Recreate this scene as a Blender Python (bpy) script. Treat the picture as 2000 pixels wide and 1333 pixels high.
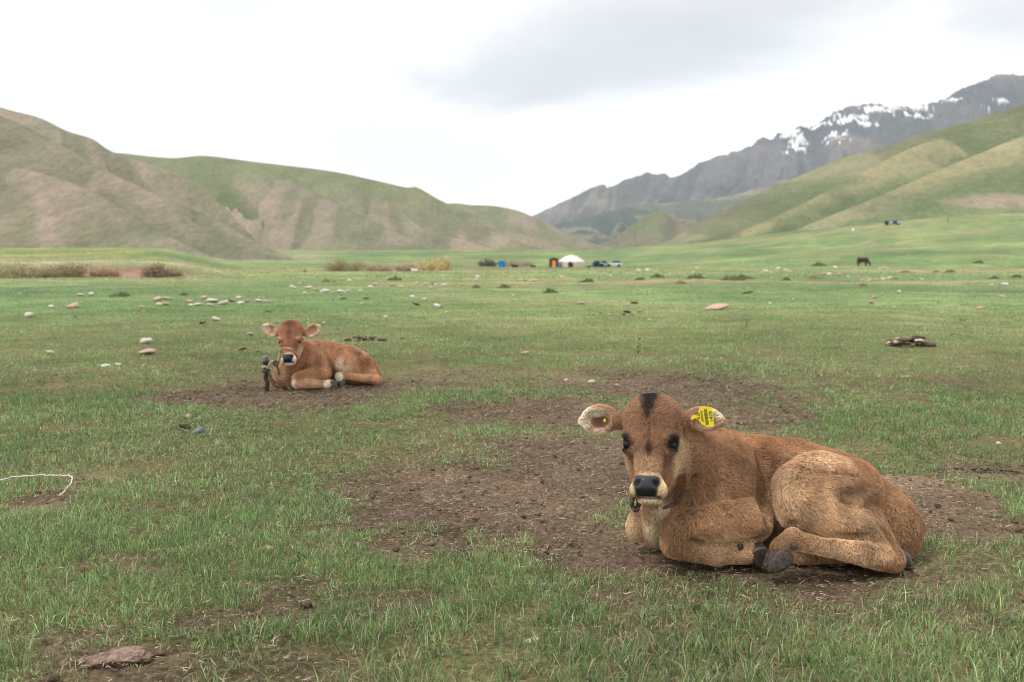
import bpy, bmesh, math, random, os
import numpy as np
from mathutils import Vector, Matrix
sc = bpy.context.scene
for o in list(bpy.data.objects): bpy.data.objects.remove(o)
rng = np.random.default_rng(7); random.seed(7)
R = math.radians

# ------------------------------------------------------------------ camera
CAM_H, PITCH, FPX = 1.0, R(4.75), 1944.0
cam_d = bpy.data.cameras.new('camera'); cam = bpy.data.objects.new('camera', cam_d)
sc.collection.objects.link(cam); sc.camera = cam
cam.location = (0, 0, CAM_H); cam.rotation_euler = (R(90) - PITCH, 0, 0)
cam_d.sensor_width = 36.0; cam_d.lens = 35.0
cam_d.clip_start = 0.05; cam_d.clip_end = 60000
cam_d.dof.use_dof = True; cam_d.dof.focus_distance = 3.3; cam_d.dof.aperture_fstop = 4.5
sc.render.resolution_x, sc.render.resolution_y = 1024, 682

# ------------------------------------------------------------------ overcast daylight
SUN_EL, SUN_AZ = R(56), R(-62)          # behind-left of the viewer's line, high behind cloud
w = bpy.data.worlds.new('World'); sc.world = w; w.use_nodes = True
nt = w.node_tree; nt.nodes.clear()
def N(t, ty, **kw):
    n = t.nodes.new(ty)
    for k, v in kw.items():
        if k.startswith('i_'):
            key = k[2:]; key = int(key) if key.isdigit() else key.replace('_', ' ')
            n.inputs[key].default_value = v
        else: setattr(n, k, v)
    return n
def L(t, a, b): t.links.new(a, b)
def math_n(t, op, a, b=None, clamp=False):
    n = t.nodes.new('ShaderNodeMath'); n.operation = op; n.use_clamp = clamp
    for i, s in enumerate((a, b)):
        if s is None: continue
        if isinstance(s, (int, float)): n.inputs[i].default_value = s
        else: t.links.new(s, n.inputs[i])
    return n.outputs[0]
def ramp(t, fac, stops):
    n = t.nodes.new('ShaderNodeValToRGB'); e = n.color_ramp.elements
    while len(e) > 1: e.remove(e[-1])
    e[0].position, e[0].color = stops[0][0], tuple(stops[0][1]) + (1,)
    for p, c in stops[1:]:
        q = e.new(p); q.color = tuple(c) + (1,)
    if fac is not None: t.links.new(fac, n.inputs[0])
    return n.outputs[0]
def mixc(t, fac, a, b, mode='MIX'):
    n = t.nodes.new('ShaderNodeMix'); n.data_type = 'RGBA'; n.blend_type = mode
    for sock, s in ((n.inputs[0], fac), (n.inputs[6], a), (n.inputs[7], b)):
        if isinstance(s, (int, float)): sock.default_value = s
        elif isinstance(s, tuple): sock.default_value = s + (1,) if len(s) == 3 else s
        else: t.links.new(s, sock)
    return n.outputs[2]

sky = N(nt, 'ShaderNodeTexSky'); sky.sky_type = 'NISHITA'; sky.sun_disc = False
sky.sun_elevation = SUN_EL; sky.sun_rotation = R(180) + SUN_AZ
skys = mixc(nt, 1.0, sky.outputs[0], (0.10, 0.10, 0.10), 'MULTIPLY')
tc = N(nt, 'ShaderNodeTexCoord')
# project the view direction on a flat cloud ceiling so that clouds stretch towards the horizon
sep = N(nt, 'ShaderNodeSeparateXYZ'); L(nt, tc.outputs['Generated'], sep.inputs[0])
zc = math_n(nt, 'ADD', math_n(nt, 'MAXIMUM', sep.outputs[2], 0.0), 0.16)
cmb = N(nt, 'ShaderNodeCombineXYZ')
L(nt, math_n(nt, 'DIVIDE', sep.outputs[0], zc), cmb.inputs[0])
L(nt, math_n(nt, 'DIVIDE', sep.outputs[1], zc), cmb.inputs[1])
n1 = N(nt, 'ShaderNodeTexNoise', i_Scale=0.62, i_Detail=7.0, i_Roughness=0.52, i_Distortion=0.25)
off = N(nt, 'ShaderNodeVectorMath', operation='ADD'); off.inputs[1].default_value = (3.95, 1.55, 0.0)
L(nt, cmb.outputs[0], off.inputs[0]); L(nt, off.outputs[0], n1.inputs['Vector'])
n2 = N(nt, 'ShaderNodeTexNoise', i_Scale=2.1, i_Detail=5.0, i_Roughness=0.55)
L(nt, off.outputs[0], n2.inputs['Vector'])
# one heavier bank of cloud (it has its own place on the ceiling), edges broken by the noise
def bank(cx, cy, rx, ry, rot):
    mp = N(nt, 'ShaderNodeMapping', vector_type='TEXTURE')
    mp.inputs['Location'].default_value = (cx, cy, 0); mp.inputs['Rotation'].default_value = (0, 0, rot)
    mp.inputs['Scale'].default_value = (rx, ry, 1)
    L(nt, cmb.outputs[0], mp.inputs[0])
    ln = N(nt, 'ShaderNodeVectorMath', operation='LENGTH'); L(nt, mp.outputs[0], ln.inputs[0])
    return ln.outputs[1]
CLOUD_BANKS = []
def sky_uv(u, v):
    """cloud-ceiling coordinates of the direction through photo pixel (u, v)"""
    d = ray(u, v); d = d / np.linalg.norm(d); z = max(d[2], 0) + 0.16
    return d[0] / z, d[1] / z
def ray(u, v):
    cx, cy = (u - 1000.0) / FPX, (666.5 - v) / FPX
    sp, cp = math.sin(PITCH), math.cos(PITCH)
    return np.array([cx, cp + cy * sp, -sp + cy * cp])
n3 = N(nt, 'ShaderNodeTexNoise', i_Scale=1.15, i_Detail=8.0, i_Roughness=0.58, i_Distortion=0.4)
L(nt, off.outputs[0], n3.inputs['Vector'])
cov = None
for (p, q, wid, amt) in (((930, 205), (1680, 0), .36, .95), ((1840, 60), (2150, 0), .25, .7), ((640, 310), (940, 270), .7, .34), ((300, 20), (600, 0), .22, .42), ((1050, 210), (1200, 160), .3, .5)):
    A_, B_ = np.array(sky_uv(*p)), np.array(sky_uv(*q)); M_ = (A_ + B_) / 2; D_v = B_ - A_
    dist = bank(M_[0], M_[1], np.linalg.norm(D_v) * .62, wid, math.atan2(D_v[1], D_v[0]))
    wob = math_n(nt, 'ADD', dist, math_n(nt, 'MULTIPLY', math_n(nt, 'SUBTRACT', n3.outputs[0], 0.5), 2.6))
    m = N(nt, 'ShaderNodeMapRange', interpolation_type='SMOOTHERSTEP'); L(nt, wob, m.inputs[0])
    m.inputs[1].default_value = 1.7; m.inputs[2].default_value = 0.1; m.inputs[3].default_value = 0; m.inputs[4].default_value = amt
    cov = m.outputs[0] if cov is None else math_n(nt, 'MAXIMUM', cov, m.outputs[0])
gen = N(nt, 'ShaderNodeMapRange', interpolation_type='SMOOTHERSTEP'); L(nt, n1.outputs[0], gen.inputs[0])
gen.inputs[1].default_value = 0.44; gen.inputs[2].default_value = 0.74; gen.inputs[4].default_value = 0.22
cov = math_n(nt, 'MAXIMUM', cov, gen.outputs[0])
fine = math_n(nt, 'ADD', 0.72, math_n(nt, 'MULTIPLY', n2.outputs[0], 0.55))
covf = math_n(nt, 'MULTIPLY', cov, fine, clamp=True)
cloud = mixc(nt, covf, (1.16, 1.13, 1.11), (0.66, 0.65, 0.67))
skycol = mixc(nt, 0.93, skys, cloud)
bg = N(nt, 'ShaderNodeBackground'); bg.inputs['Strength'].default_value = 0.76
L(nt, skycol, bg.inputs[0]); wo = N(nt, 'ShaderNodeOutputWorld'); L(nt, bg.outputs[0], wo.inputs[0])
sun_d = bpy.data.lights.new('sun', 'SUN'); sun_d.energy = 1.5; sun_d.angle = R(10); sun_d.color = (1, .98, .95)
sun = bpy.data.objects.new('sun', sun_d); sc.collection.objects.link(sun)
sdir = Vector((math.cos(SUN_EL) * math.sin(SUN_AZ), -math.cos(SUN_EL) * math.cos(SUN_AZ), math.sin(SUN_EL)))
sun.rotation_euler = sdir.to_track_quat('Z', 'Y').to_euler()
vs = sc.view_settings; vs.view_transform = 'Standard'; vs.look = 'None'; vs.exposure = 0.66; vs.gamma = 1.0; vs.use_curve_mapping = False
sc.cycles.use_denoising = True; sc.cycles.filter_width = 1.0; sc.cycles.max_bounces = 6; sc.cycles.diffuse_bounces = 3; sc.cycles.transparent_max_bounces = 8
sc.cycles.volume_bounces = 1

# ------------------------------------------------------------------ numeric helpers
def at(u, v, Y):
    """the point at distance Y ahead whose photo pixel is (u, v)"""
    d = ray(u, v); return np.array([0, 0, CAM_H]) + d * (Y / d[1])
def gp(u, v, z=0.0):
    d = ray(u, v); return np.array([0, 0, CAM_H]) + d * ((z - CAM_H) / d[2])
def pix(P):
    P = np.asarray(P, float); q = P - np.array([0, 0, CAM_H]); sp, cp = math.sin(PITCH), math.cos(PITCH)
    fw = q[..., 1] * cp - q[..., 2] * sp; up = q[..., 1] * sp + q[..., 2] * cp
    return 1000 + FPX * q[..., 0] / fw, 666.5 - FPX * up / fw
def _h(ix, iy, iz, seed):
    h = (ix.astype(np.int64) * 374761393 + iy.astype(np.int64) * 668265263 + iz.astype(np.int64) * 2147483647 + seed * 974634777) & 0xffffffff
    h = ((h ^ (h >> 13)) * 1274126177) & 0xffffffff
    h = ((h ^ (h >> 16)) * 2246822519) & 0xffffffff
    return ((h ^ (h >> 15)) & 0xffffff) / float(0xffffff)
def vn(x, y, z=None, seed=0):
    """value noise 0..1"""
    x = np.asarray(x, float); y = np.asarray(y, float)
    ix, iy = np.floor(x), np.floor(y); fx, fy = x - ix, y - iy
    fx = fx * fx * (3 - 2 * fx); fy = fy * fy * (3 - 2 * fy)
    if z is None:
        zz = np.zeros_like(ix)
        a = _h(ix, iy, zz, seed) * (1 - fx) + _h(ix + 1, iy, zz, seed) * fx
        b = _h(ix, iy + 1, zz, seed) * (1 - fx) + _h(ix + 1, iy + 1, zz, seed) * fx
        return a * (1 - fy) + b * fy
    z = np.asarray(z, float); iz = np.floor(z); fz = z - iz; fz = fz * fz * (3 - 2 * fz)
    out = 0
    for dz, wz in ((0, 1 - fz), (1, fz)):
        a = _h(ix, iy, iz + dz, seed) * (1 - fx) + _h(ix + 1, iy, iz + dz, seed) * fx
        b = _h(ix, iy + 1, iz + dz, seed) * (1 - fx) + _h(ix + 1, iy + 1, iz + dz, seed) * fx
        out = out + wz * (a * (1 - fy) + b * fy)
    return out
def fbm(x, y, z=None, o=4, seed=0, gain=0.5):
    s, a, t = 0, 1.0, 0
    for i in range(o):
        k = 2.03 ** i
        s = s + a * vn(np.asarray(x) * k + 17.3 * i, np.asarray(y) * k - 9.1 * i, None if z is None else np.asarray(z) * k + 3.7 * i, seed + i); t += a; a *= gain
    return s / t
def sst(a, b, x):
    t = np.clip((np.asarray(x, float) - a) / (b - a), 0, 1); return t * t * (3 - 2 * t)
def srgb(*c):
    return tuple((v / 255 / 12.92 if v / 255 <= .04045 else ((v / 255 + .055) / 1.055) ** 2.4) for v in c)

def mesh_np(name, V, F, mat=None, smooth=True, col=None, uv=None):
    """mesh from arrays: V (n,3), F (m,k)"""
    me = bpy.data.meshes.new(name); V = np.ascontiguousarray(V, np.float32); F = np.ascontiguousarray(F, np.int32)
    me.vertices.add(len(V)); me.vertices.foreach_set('co', V.ravel())
    k = F.shape[1]; me.loops.add(F.size); me.loops.foreach_set('vertex_index', F.ravel())
    me.polygons.add(len(F)); me.polygons.foreach_set('loop_start', np.arange(0, F.size, k, dtype=np.int32))
    if smooth: me.polygons.foreach_set('use_smooth', np.ones(len(F), bool))
    me.update(calc_edges=True)
    if col is not None:
        a = me.color_attributes.new('col', 'FLOAT_COLOR', 'POINT')
        c = np.ones((len(V), 4), np.float32); c[:, :col.shape[1]] = col; a.data.foreach_set('color', c.ravel())
    if uv is not None:
        a = me.attributes.new('st', 'FLOAT_VECTOR', 'POINT'); q = np.zeros((len(V), 3), np.float32); q[:, :2] = uv
        a.data.foreach_set('vector', q.ravel())
    if mat: me.materials.append(mat)
    return me
def link(name, data, parent=None, label=None, cat=None, group=None, kind=None):
    o = bpy.data.objects.new(name, data); sc.collection.objects.link(o)
    if parent: o.parent = parent
    return tag(o, label, cat, group, kind)
def tag(o, label=None, cat=None, group=None, kind=None):
    if label: o['label'] = label
    if cat: o['category'] = cat
    if group: o['group'] = group
    if kind: o['kind'] = kind
    return o
def bsdf(name, col=(.5, .5, .5), rough=.8, spec=.25):
    m = bpy.data.materials.new(name); m.use_nodes = True; t = m.node_tree; b = t.nodes['Principled BSDF']
    b.inputs['Base Color'].default_value = tuple(col) + (1,); b.inputs['Roughness'].default_value = rough
    b.inputs['Specular IOR Level'].default_value = spec
    return m, t, b
def bump(t, b, h, strength=.4, dist=.02):
    n = t.nodes.new('ShaderNodeBump'); n.inputs['Strength'].default_value = strength; n.inputs['Distance'].default_value = dist
    t.links.new(h, n.inputs['Height']); t.links.new(n.outputs[0], b.inputs['Normal'])
def noise_n(t, scale, detail=4, rough=.55, vec=None, out=0):
    n = t.nodes.new('ShaderNodeTexNoise'); n.inputs['Scale'].default_value = scale; n.inputs['Detail'].default_value = detail
    n.inputs['Roughness'].default_value = rough
    if vec is None:
        g = t.nodes.new('ShaderNodeTexCoord'); vec = g.outputs['Object']
    t.links.new(vec, n.inputs['Vector']); return n.outputs[out]
def attr(t, name, out='Color'):
    n = t.nodes.new('ShaderNodeAttribute'); n.attribute_name = name; return n.outputs[out]
def mottled(name, c1, c2, scale=8, rough=.85, bmp=.4, bdist=.01, spec=.2):
    m, t, b = bsdf(name, c1, rough, spec); n = noise_n(t, scale, 6, .6)
    L(t, ramp(t, n, [(.35, c1), (.65, c2)]), b.inputs['Base Color'])
    if bmp: bump(t, b, noise_n(t, scale * 3, 5, .6), bmp, bdist)
    return m
def tube(path, rad, sides=8, closed_ends=True):
    """V, F of a tube along a polyline (F quads)"""
    P = np.asarray(path, float); n = len(P); rad = np.broadcast_to(np.asarray(rad, float), (n,))
    T = np.gradient(P, axis=0); T /= np.linalg.norm(T, axis=1)[:, None] + 1e-9
    ref = np.array([0, 0, 1.0]) if abs(T[0][2]) < .9 else np.array([1.0, 0, 0])
    V = []
    for i in range(n):
        a = np.cross(T[i], ref); a /= np.linalg.norm(a) + 1e-9; b = np.cross(T[i], a)
        th = np.linspace(0, 2 * np.pi, sides, endpoint=False)
        V.append(P[i] + rad[i] * (np.cos(th)[:, None] * a + np.sin(th)[:, None] * b))
    V = np.concatenate(V); F = []
    for i in range(n - 1):
        for j in range(sides):
            F.append((i * sides + j, i * sides + (j + 1) % sides, (i + 1) * sides + (j + 1) % sides, (i + 1) * sides + j))
    if closed_ends:
        c0, c1 = len(V), len(V) + 1; V = np.concatenate([V, P[:1], P[-1:]])
        for j in range(sides):
            F.append((c0, (j + 1) % sides, j, j)); F.append((c1, (n - 1) * sides + j, (n - 1) * sides + (j + 1) % sides, (n - 1) * sides + (j + 1) % sides))
    return V, F
def pydata(name, V, F, mat, smooth=True):
    me = bpy.data.meshes.new(name); F = [tuple(dict.fromkeys(f)) for f in F]
    me.from_pydata([tuple(map(float, v)) for v in V], [], F); me.update()
    if smooth: me.polygons.foreach_set('use_smooth', np.ones(len(me.polygons), bool))
    if mat: me.materials.append(mat)
    return me
def catmull(P, n):
    P = np.asarray(P, float); m = len(P); t = np.linspace(0, m - 1, n); i = np.clip(t.astype(int), 0, m - 2); f = (t - i)[:, None]
    g = lambda k: P[np.clip(i + k, 0, m - 1)]
    p0, p1, p2, p3 = g(-1), g(0), g(1), g(2)
    return .5 * ((2 * p1) + (-p0 + p2) * f + (2 * p0 - 5 * p1 + 4 * p2 - p3) * f ** 2 + (-p0 + 3 * p1 - 3 * p2 + p3) * f ** 3)
# ------------------------------------------------------------------ land form
_BD = np.array([-9000, 0, 12, 40, 100, 230, 320, 420, 600, 1000, 9000.]); _BZ = np.array([0, 0, 0, -.25, -.70, -1.15, -.6, 2., 6., 9., 20.])
def gz_big(x, y):
    x = np.asarray(x, float); y = np.asarray(y, float); d = np.maximum(y, 0); a = x / np.maximum(d, 1.0)
    z = np.interp(d, _BD, _BZ)
    z = z + .07 * sst(.05, .55, a) * np.maximum(d - 200, 0) * (1 - .5 * sst(600, 1500, d))
    lm = sst(-.27, -.36, a)
    z = z + lm * (1.1 * sst(94, 101, d + 6 * (fbm(x * .08, y * 0, None, 3, 4) - .5)) + 3.6 * sst(105, 300, d))
    z = z + 0.55 * (fbm(x * .03, y * .03, None, 3, 6) - .5) * sst(20, 80, d) + .16 * (fbm(x * .22, y * .22, None, 3, 8) - .5) * sst(9, 22, d)
    return z
PATCH = [(980, 1000, 320, 118, 1.15), (1150, 925, 280, 95, 1.15), (1310, 1085, 350, 80, 1.1), (1600, 1110, 330, 62, .9), (1860, 1000, 210, 85, .9), (1950, 925, 120, 35, .65),
         (800, 1065, 120, 45, .85), (1050, 805, 230, 42, .95), (1340, 765, 260, 45, .9), (1480, 815, 150, 40, .85), (560, 772, 290, 34, 1.05), (900, 742, 120, 22, .45),
         (70, 985, 85, 28, 1.0), (205, 1290, 95, 45, 1.0), (470, 1295, 240, 50, .62), (165, 938, 32, 12, .9), (1180, 735, 160, 22, .5), (1250, 1230, 160, 40, .45), (1900, 1220, 90, 50, .5), (1420, 1140, 520, 80, .45), (980, 970, 340, 140, .25), (1250, 780, 380, 65, .28)]
_PW = []
for (u, v, du, dv, amt) in PATCH:
    c = gp(u, v); e = gp(u + du, v); n_, f_ = gp(u, v + dv), gp(u, v - dv); _PW.append((c[0], (n_[1] + f_[1]) / 2, abs(e[0] - c[0]), abs(f_[1] - n_[1]) / 2, amt))
def dirt(x, y):
    x = np.asarray(x, float); y = np.asarray(y, float)
    wob = (fbm(x * 2.3, y * 2.3, None, 3, 31) - .5) * .8 + (fbm(x * 9, y * 9, None, 3, 41) - .5) * .7
    m = np.zeros_like(x)
    for cx, cy, rx, ry, amt in _PW:
        r = np.sqrt(((x - cx) / rx) ** 2 + ((y - cy) / ry) ** 2) + wob
        m = np.maximum(m, amt * (1 - sst(.50, 1.12, r)))
    spots = sst(.52, .67, fbm(x * 3.1, y * 3.1, None, 4, 51)) * (1 - sst(2.5, 4.4, y)) * .9
    return np.clip(np.maximum(m, spots), 0, 1)
def gz(x, y):
    x = np.asarray(x, float); y = np.asarray(y, float); z = gz_big(x, y)
    near = 1 - sst(14, 30, y)
    z = z + near * (.030 * (fbm(x * 1.1, y * 1.1, None, 3, 12) - .5) + .016 * (fbm(x * 5, y * 5, None, 3, 14) - .5))
    return z - .006
def on_ground(u, v, sink=0.0):
    """ground point under photo pixel (u, v)"""
    d = ray(u, v); lo, hi = 1.0, 1500.0; t = np.geomspace(lo, hi, 600)
    P = np.array([0, 0, CAM_H]) + d * (t / d[1])[:, None]; f = P[:, 2] - gz(P[:, 0], P[:, 1])
    i = np.argmax(f < 0); a = t[max(i - 1, 0)] + (t[i] - t[max(i - 1, 0)]) * (f[i - 1] / (f[i - 1] - f[i] + 1e-9)) if i > 0 else hi
    q = np.array([0, 0, CAM_H]) + d * (a / d[1]); q[2] = gz(q[0], q[1]) - sink; return q
def stand(u, Y):
    x = (u - 1000) / FPX * Y * 1.0035; return np.array([x, Y, float(gz(x, Y))])

ys = np.concatenate([-np.geomspace(300, 1, 14), np.linspace(-.5, 1.4, 8), np.geomspace(1.5, 12, 290), np.geomspace(12.3, 110, 110), np.geomspace(112, 6400, 70)])
asx = np.linspace(-1, 1, 400); asx = np.sign(asx) * (.75 * np.abs(asx) + .25 * np.abs(asx) ** 3)
Yg, Ag = np.meshgrid(ys, asx, indexing='ij'); Xg = Ag * 0.95 * (np.abs(Yg) + 2.0)
X, Y_ = Xg.ravel(), Yg.ravel(); D_ = dirt(X, Y_); Z = gz(X, Y_)
Z = Z + D_ * (Y_ < 14) * (.020 * (fbm(X * 14, Y_ * 14, None, 3, 61) - .5) + .012 * (fbm(X * 42, Y_ * 42, None, 2, 63) - .5) - .010)
# colour: soil, thatch under the grass, and sward seen from far away
soil = np.array(srgb(104, 88, 75)); thatch = np.array(srgb(104, 98, 70)); sward = np.array(srgb(106, 128, 82)); dry = np.array(srgb(158, 142, 110))
tone = fbm(X * .9, Y_ * .9, None, 4, 71)[:, None]
C = thatch * (.75 + .5 * tone); fr = sst(7, 26, Y_)[:, None]
big = fbm(X * .05, Y_ * .035, None, 4, 73)[:, None]; mid = fbm(X * .4, Y_ * .25, None, 3, 75)[:, None]
sw = sward * (.80 + .25 * big + .18 * mid); sw = sw + (np.array(srgb(130, 148, 88)) - sw) * sst(.5, .75, big) * .8; sw = sw + (np.array(srgb(90, 116, 76)) - sw) * sst(.5, .25, big) * .7
C = C * (1 - fr) + sw * fr
band = (np.exp(-((Y_ - 62) / 13) ** 2) + .8 * np.exp(-((Y_ - 150) / 30) ** 2))[:, None] * sst(.34, .54, fbm(X * .06, Y_ * .10, None, 4, 77))[:, None]
C = C + (dry - C) * np.clip(band, 0, .9)
sc2 = sst(.50, .68, fbm(X * .10 + 5, Y_ * .05, None, 4, 78))[:, None] * fr; C = C + (np.array(srgb(138, 132, 94)) - C) * sc2 * .55
yel = (sst(-.33, -.42, X / np.maximum(Y_, 1)) * sst(150, 190, Y_) * (1 - sst(290, 330, Y_)))[:, None] * sst(.40, .60, fbm(X * .10, Y_ * .03, None, 4, 79))[:, None]
C = C + (np.array(srgb(152, 148, 76)) - C) * np.clip(yel, 0, .7)
Ab = X / np.maximum(Y_, 1); edge = Y_ + 6 * (fbm(X * .08, Y_ * 0, None, 3, 4) - .5)
bank_ = (sst(-.27, -.36, Ab) * sst(91, 94, edge) * (1 - sst(100, 103, edge)))[:, None]
C = C + (np.array(srgb(148, 116, 98)) - C) * bank_ * np.clip(.55 + .8 * tone, 0, 1)
pal = (sst(-.25, -.30, Ab) * sst(104, 112, Y_) * (1 - sst(128, 150, Y_)))[:, None]; C = C + (np.array(srgb(174, 166, 132)) - C) * pal * (.2 + .9 * sst(.35, .6, fbm(X * .08, Y_ * .08, None, 3, 80)))[:, None] * .8
far_dry = sst(-.15, -.22, Ab)[:, None] * sst(300, 340, Y_)[:, None]; C = C + (np.array(srgb(150, 148, 118)) - C) * far_dry * .6
up_s = (sst(.12, .3, Ab) * sst(240, 330, Y_))[:, None] * sst(.52, .66, fbm(X * .012, Y_ * .03, None, 3, 83))[:, None]; C = C + (np.array(srgb(150, 140, 104)) - C) * up_s * .7
sd = (D_ * (1 - sst(16, 30, Y_)))[:, None]; soilv = soil * (.70 + .6 * fbm(X * 3.3, Y_ * 3.3, None, 4, 85)[:, None]); soilv = soilv + (np.array(srgb(144, 124, 105)) - soilv) * sst(.55, .75, fbm(X * 1.6, Y_ * 1.6, None, 3, 87))[:, None] * .6
C = C + ((C @ np.array([.3, .55, .15]))[:, None] - C) * .10 * fr
C = C * (1 - sd) + soilv * sd
nr, nc = Yg.shape; I = np.arange(nr * nc).reshape(nr, nc)
Fg = np.stack([I[:-1, :-1], I[:-1, 1:], I[1:, 1:], I[1:, :-1]], -1).reshape(-1, 4)
mg, t, b = bsdf('pasture_soil', (.1, .09, .06), .95, .12)
nD = noise_n(t, .045, 6, .62); nE = noise_n(t, .22, 6, .65)
c0 = attr(t, 'col'); nA = noise_n(t, 55, 5, .65); nB = noise_n(t, 7, 5, .6); nC = noise_n(t, .8, 5, .6)
m1 = mixc(t, 1.0, c0, ramp(t, nA, [(.30, (.38, .36, .34)), (.50, (.95, .95, .95)), (.68, (1.7, 1.66, 1.58))]), 'MULTIPLY')
m1 = mixc(t, 1.0, m1, ramp(t, nB, [(.3, (.82, .82, .80)), (.7, (1.2, 1.2, 1.18))]), 'MULTIPLY')
m1 = mixc(t, 1.0, m1, ramp(t, nC, [(.34, (.78, .82, .76)), (.66, (1.24, 1.2, 1.2))]), 'MULTIPLY')
m1 = mixc(t, 1.0, m1, ramp(t, nD, [(.34, (.74, .78, .74)), (.66, (1.26, 1.20, 1.2))]), 'MULTIPLY')
m1 = mixc(t, 1.0, m1, ramp(t, nE, [(.34, (.74, .80, .72)), (.66, (1.28, 1.22, 1.24))]), 'MULTIPLY')
L(t, m1, b.inputs['Base Color']); bump(t, b, nA, .7, .012)
ground = link('ground', mesh_np('ground', np.stack([X, Y_, Z], 1), Fg, mg, True, C), kind='structure', label='green pasture floor of the valley with trampled bare dirt patches')

# ------------------------------------------------------------------ hills and mountain: crest and foot lines with gullied slopes between
GS = 2.6
def hill(name, crest, foot, ns, nt_, prof, amp, freq, seed, colf, mat, label, rough=.0, sink=4.0, skew=0.0, warp=1.0, sec=.22):
    cr = np.array([at(*p) for p in crest]); ft = np.array([at(*p) for p in foot])
    cr = catmull(cr, ns); ft = catmull(ft, ns); ft[:, 2] = gz_big(ft[:, 0], ft[:, 1]) - sink
    s = np.concatenate([[0], np.cumsum(np.linalg.norm(np.diff(cr, axis=0), axis=1))])
    Hh = np.maximum(cr[:, 2] - ft[:, 2], 1.0)
    t_ = np.concatenate([np.linspace(-.9, 0, nt_ // 5, endpoint=False), np.linspace(0, 1, nt_)])
    S, T = np.meshgrid(s, t_, indexing='ij'); Tp = np.clip(T, 0, 1)
    P = cr[:, None, :] * (1 - T[..., None]) + ft[:, None, :] * T[..., None]
    hgt = prof(Tp); back = np.clip(-T, 0, 1); hgt = np.where(T < 0, 1 - .9 * back ** 1.3, hgt)
    sw = S + skew * Hh.mean() * Tp + warp * Hh.mean() * .6 * (fbm(S / Hh.mean() * .9, T * 2.0, None, 2, seed + 7) - .5)
    g = np.abs(fbm(sw * freq, T * .7, None, 3, seed) - .5) * 2; g2 = np.abs(fbm(sw * freq * 3.1, T * 1.6, None, 3, seed + 3) - .5) * 2
    gul = np.exp(-(g * GS) ** 2); gul2 = np.exp(-(g2 * GS) ** 2)
    env = np.where(T < 0, .4, sst(0, .22, Tp) * (1 - .55 * sst(.75, 1, Tp)))
    dz = -(amp * gul + amp * sec * gul2) * env * Hh[:, None] + rough * Hh[:, None] * (fbm(S * freq * 9, T * 60, None, 5, seed + 5, .6) - .5) * np.where(np.abs(T) < .02, .5, 1)
    Zh = ft[:, 2][:, None] + Hh[:, None] * hgt + dz; P[..., 2] = np.where(T < 0, cr[:, 2][:, None] - (1 - hgt) * Hh[:, None] + dz, Zh)
    n0, n1_ = S.shape; I = np.arange(n0 * n1_).reshape(n0, n1_)
    F = np.stack([I[:-1, :-1], I[1:, :-1], I[1:, 1:], I[:-1, 1:]], -1).reshape(-1, 4)
    col = colf(P.reshape(-1, 3), (S / s[-1]).ravel(), T.ravel(), gul.ravel(), gul2.ravel(), sw.ravel())
    return link(name, mesh_np(name, P.reshape(-1, 3), F, mat, True, col), kind='structure', label=label)
def hill_mat(name, sc_=.5, dist=.5):
    m, t, b = bsdf(name, (.2, .2, .15), .95, .08); c = attr(t, 'col'); mp = N(t, 'ShaderNodeMapping'); mp.inputs['Scale'].default_value = (1.0, .30, 1.1); g_ = N(t, 'ShaderNodeTexCoord'); L(t, g_.outputs['Object'], mp.inputs[0])
    n = noise_n(t, sc_ * 1.15, 8, .74, mp.outputs[0]); n2_ = noise_n(t, sc_ * .14, 6, .64, mp.outputs[0])
    o = mixc(t, 1.0, c, ramp(t, n, [(.30, (.62, .65, .58)), (.5, (1, 1, 1)), (.72, (1.34, 1.30, 1.26))]), 'MULTIPLY')
    o = mixc(t, 1.0, o, ramp(t, n2_, [(.3, (.78, .82, .76)), (.7, (1.2, 1.16, 1.14))]), 'MULTIPLY')
    L(t, o, b.inputs['Base Color']); bump(t, b, n, .6, dist); return m
HM, RM = hill_mat('hill_turf', .35, .6), hill_mat('mountain_rock', .022, 14.0)
def desat(c, k): return c * (1 - k) + (c @ np.array([.3, .55, .15]))[:, None] * k
def mx(a, b_, w): return a * (1 - w[:, None]) + np.array(b_) * w[:, None]
def col_left(P, s, t, g, g2, sw):
    n = fbm(P[:, 0] * .007 + P[:, 1] * .003, P[:, 2] * .018, None, 4, 101); n2_ = fbm(P[:, 0] * .03, P[:, 2] * .05, None, 4, 103); n3 = fbm(P[:, 0] * .010, P[:, 2] * .022, None, 3, 105)
    c = np.tile(np.array(srgb(140, 130, 106)), (len(P), 1)); c = mx(c, srgb(150, 132, 112), sst(.40, .60, n) * .85); c = mx(c, srgb(124, 124, 96), sst(.46, .64, n3) * .6)
    c = mx(c, srgb(160, 134, 112), sst(.56, .72, n2_) * .35); c = mx(c, srgb(98, 108, 72), sst(.45, .95, g) * .6); c = mx(c, srgb(116, 120, 88), sst(.6, 1, g2) * .25)
    c = mx(c, srgb(120, 126, 92), sst(.80, 1, t) * .6); c = mx(c, srgb(108, 114, 80), sst(.02, .35, -t) * .8); return desat(c, .26) * np.array([.96, .93, .94])
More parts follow.
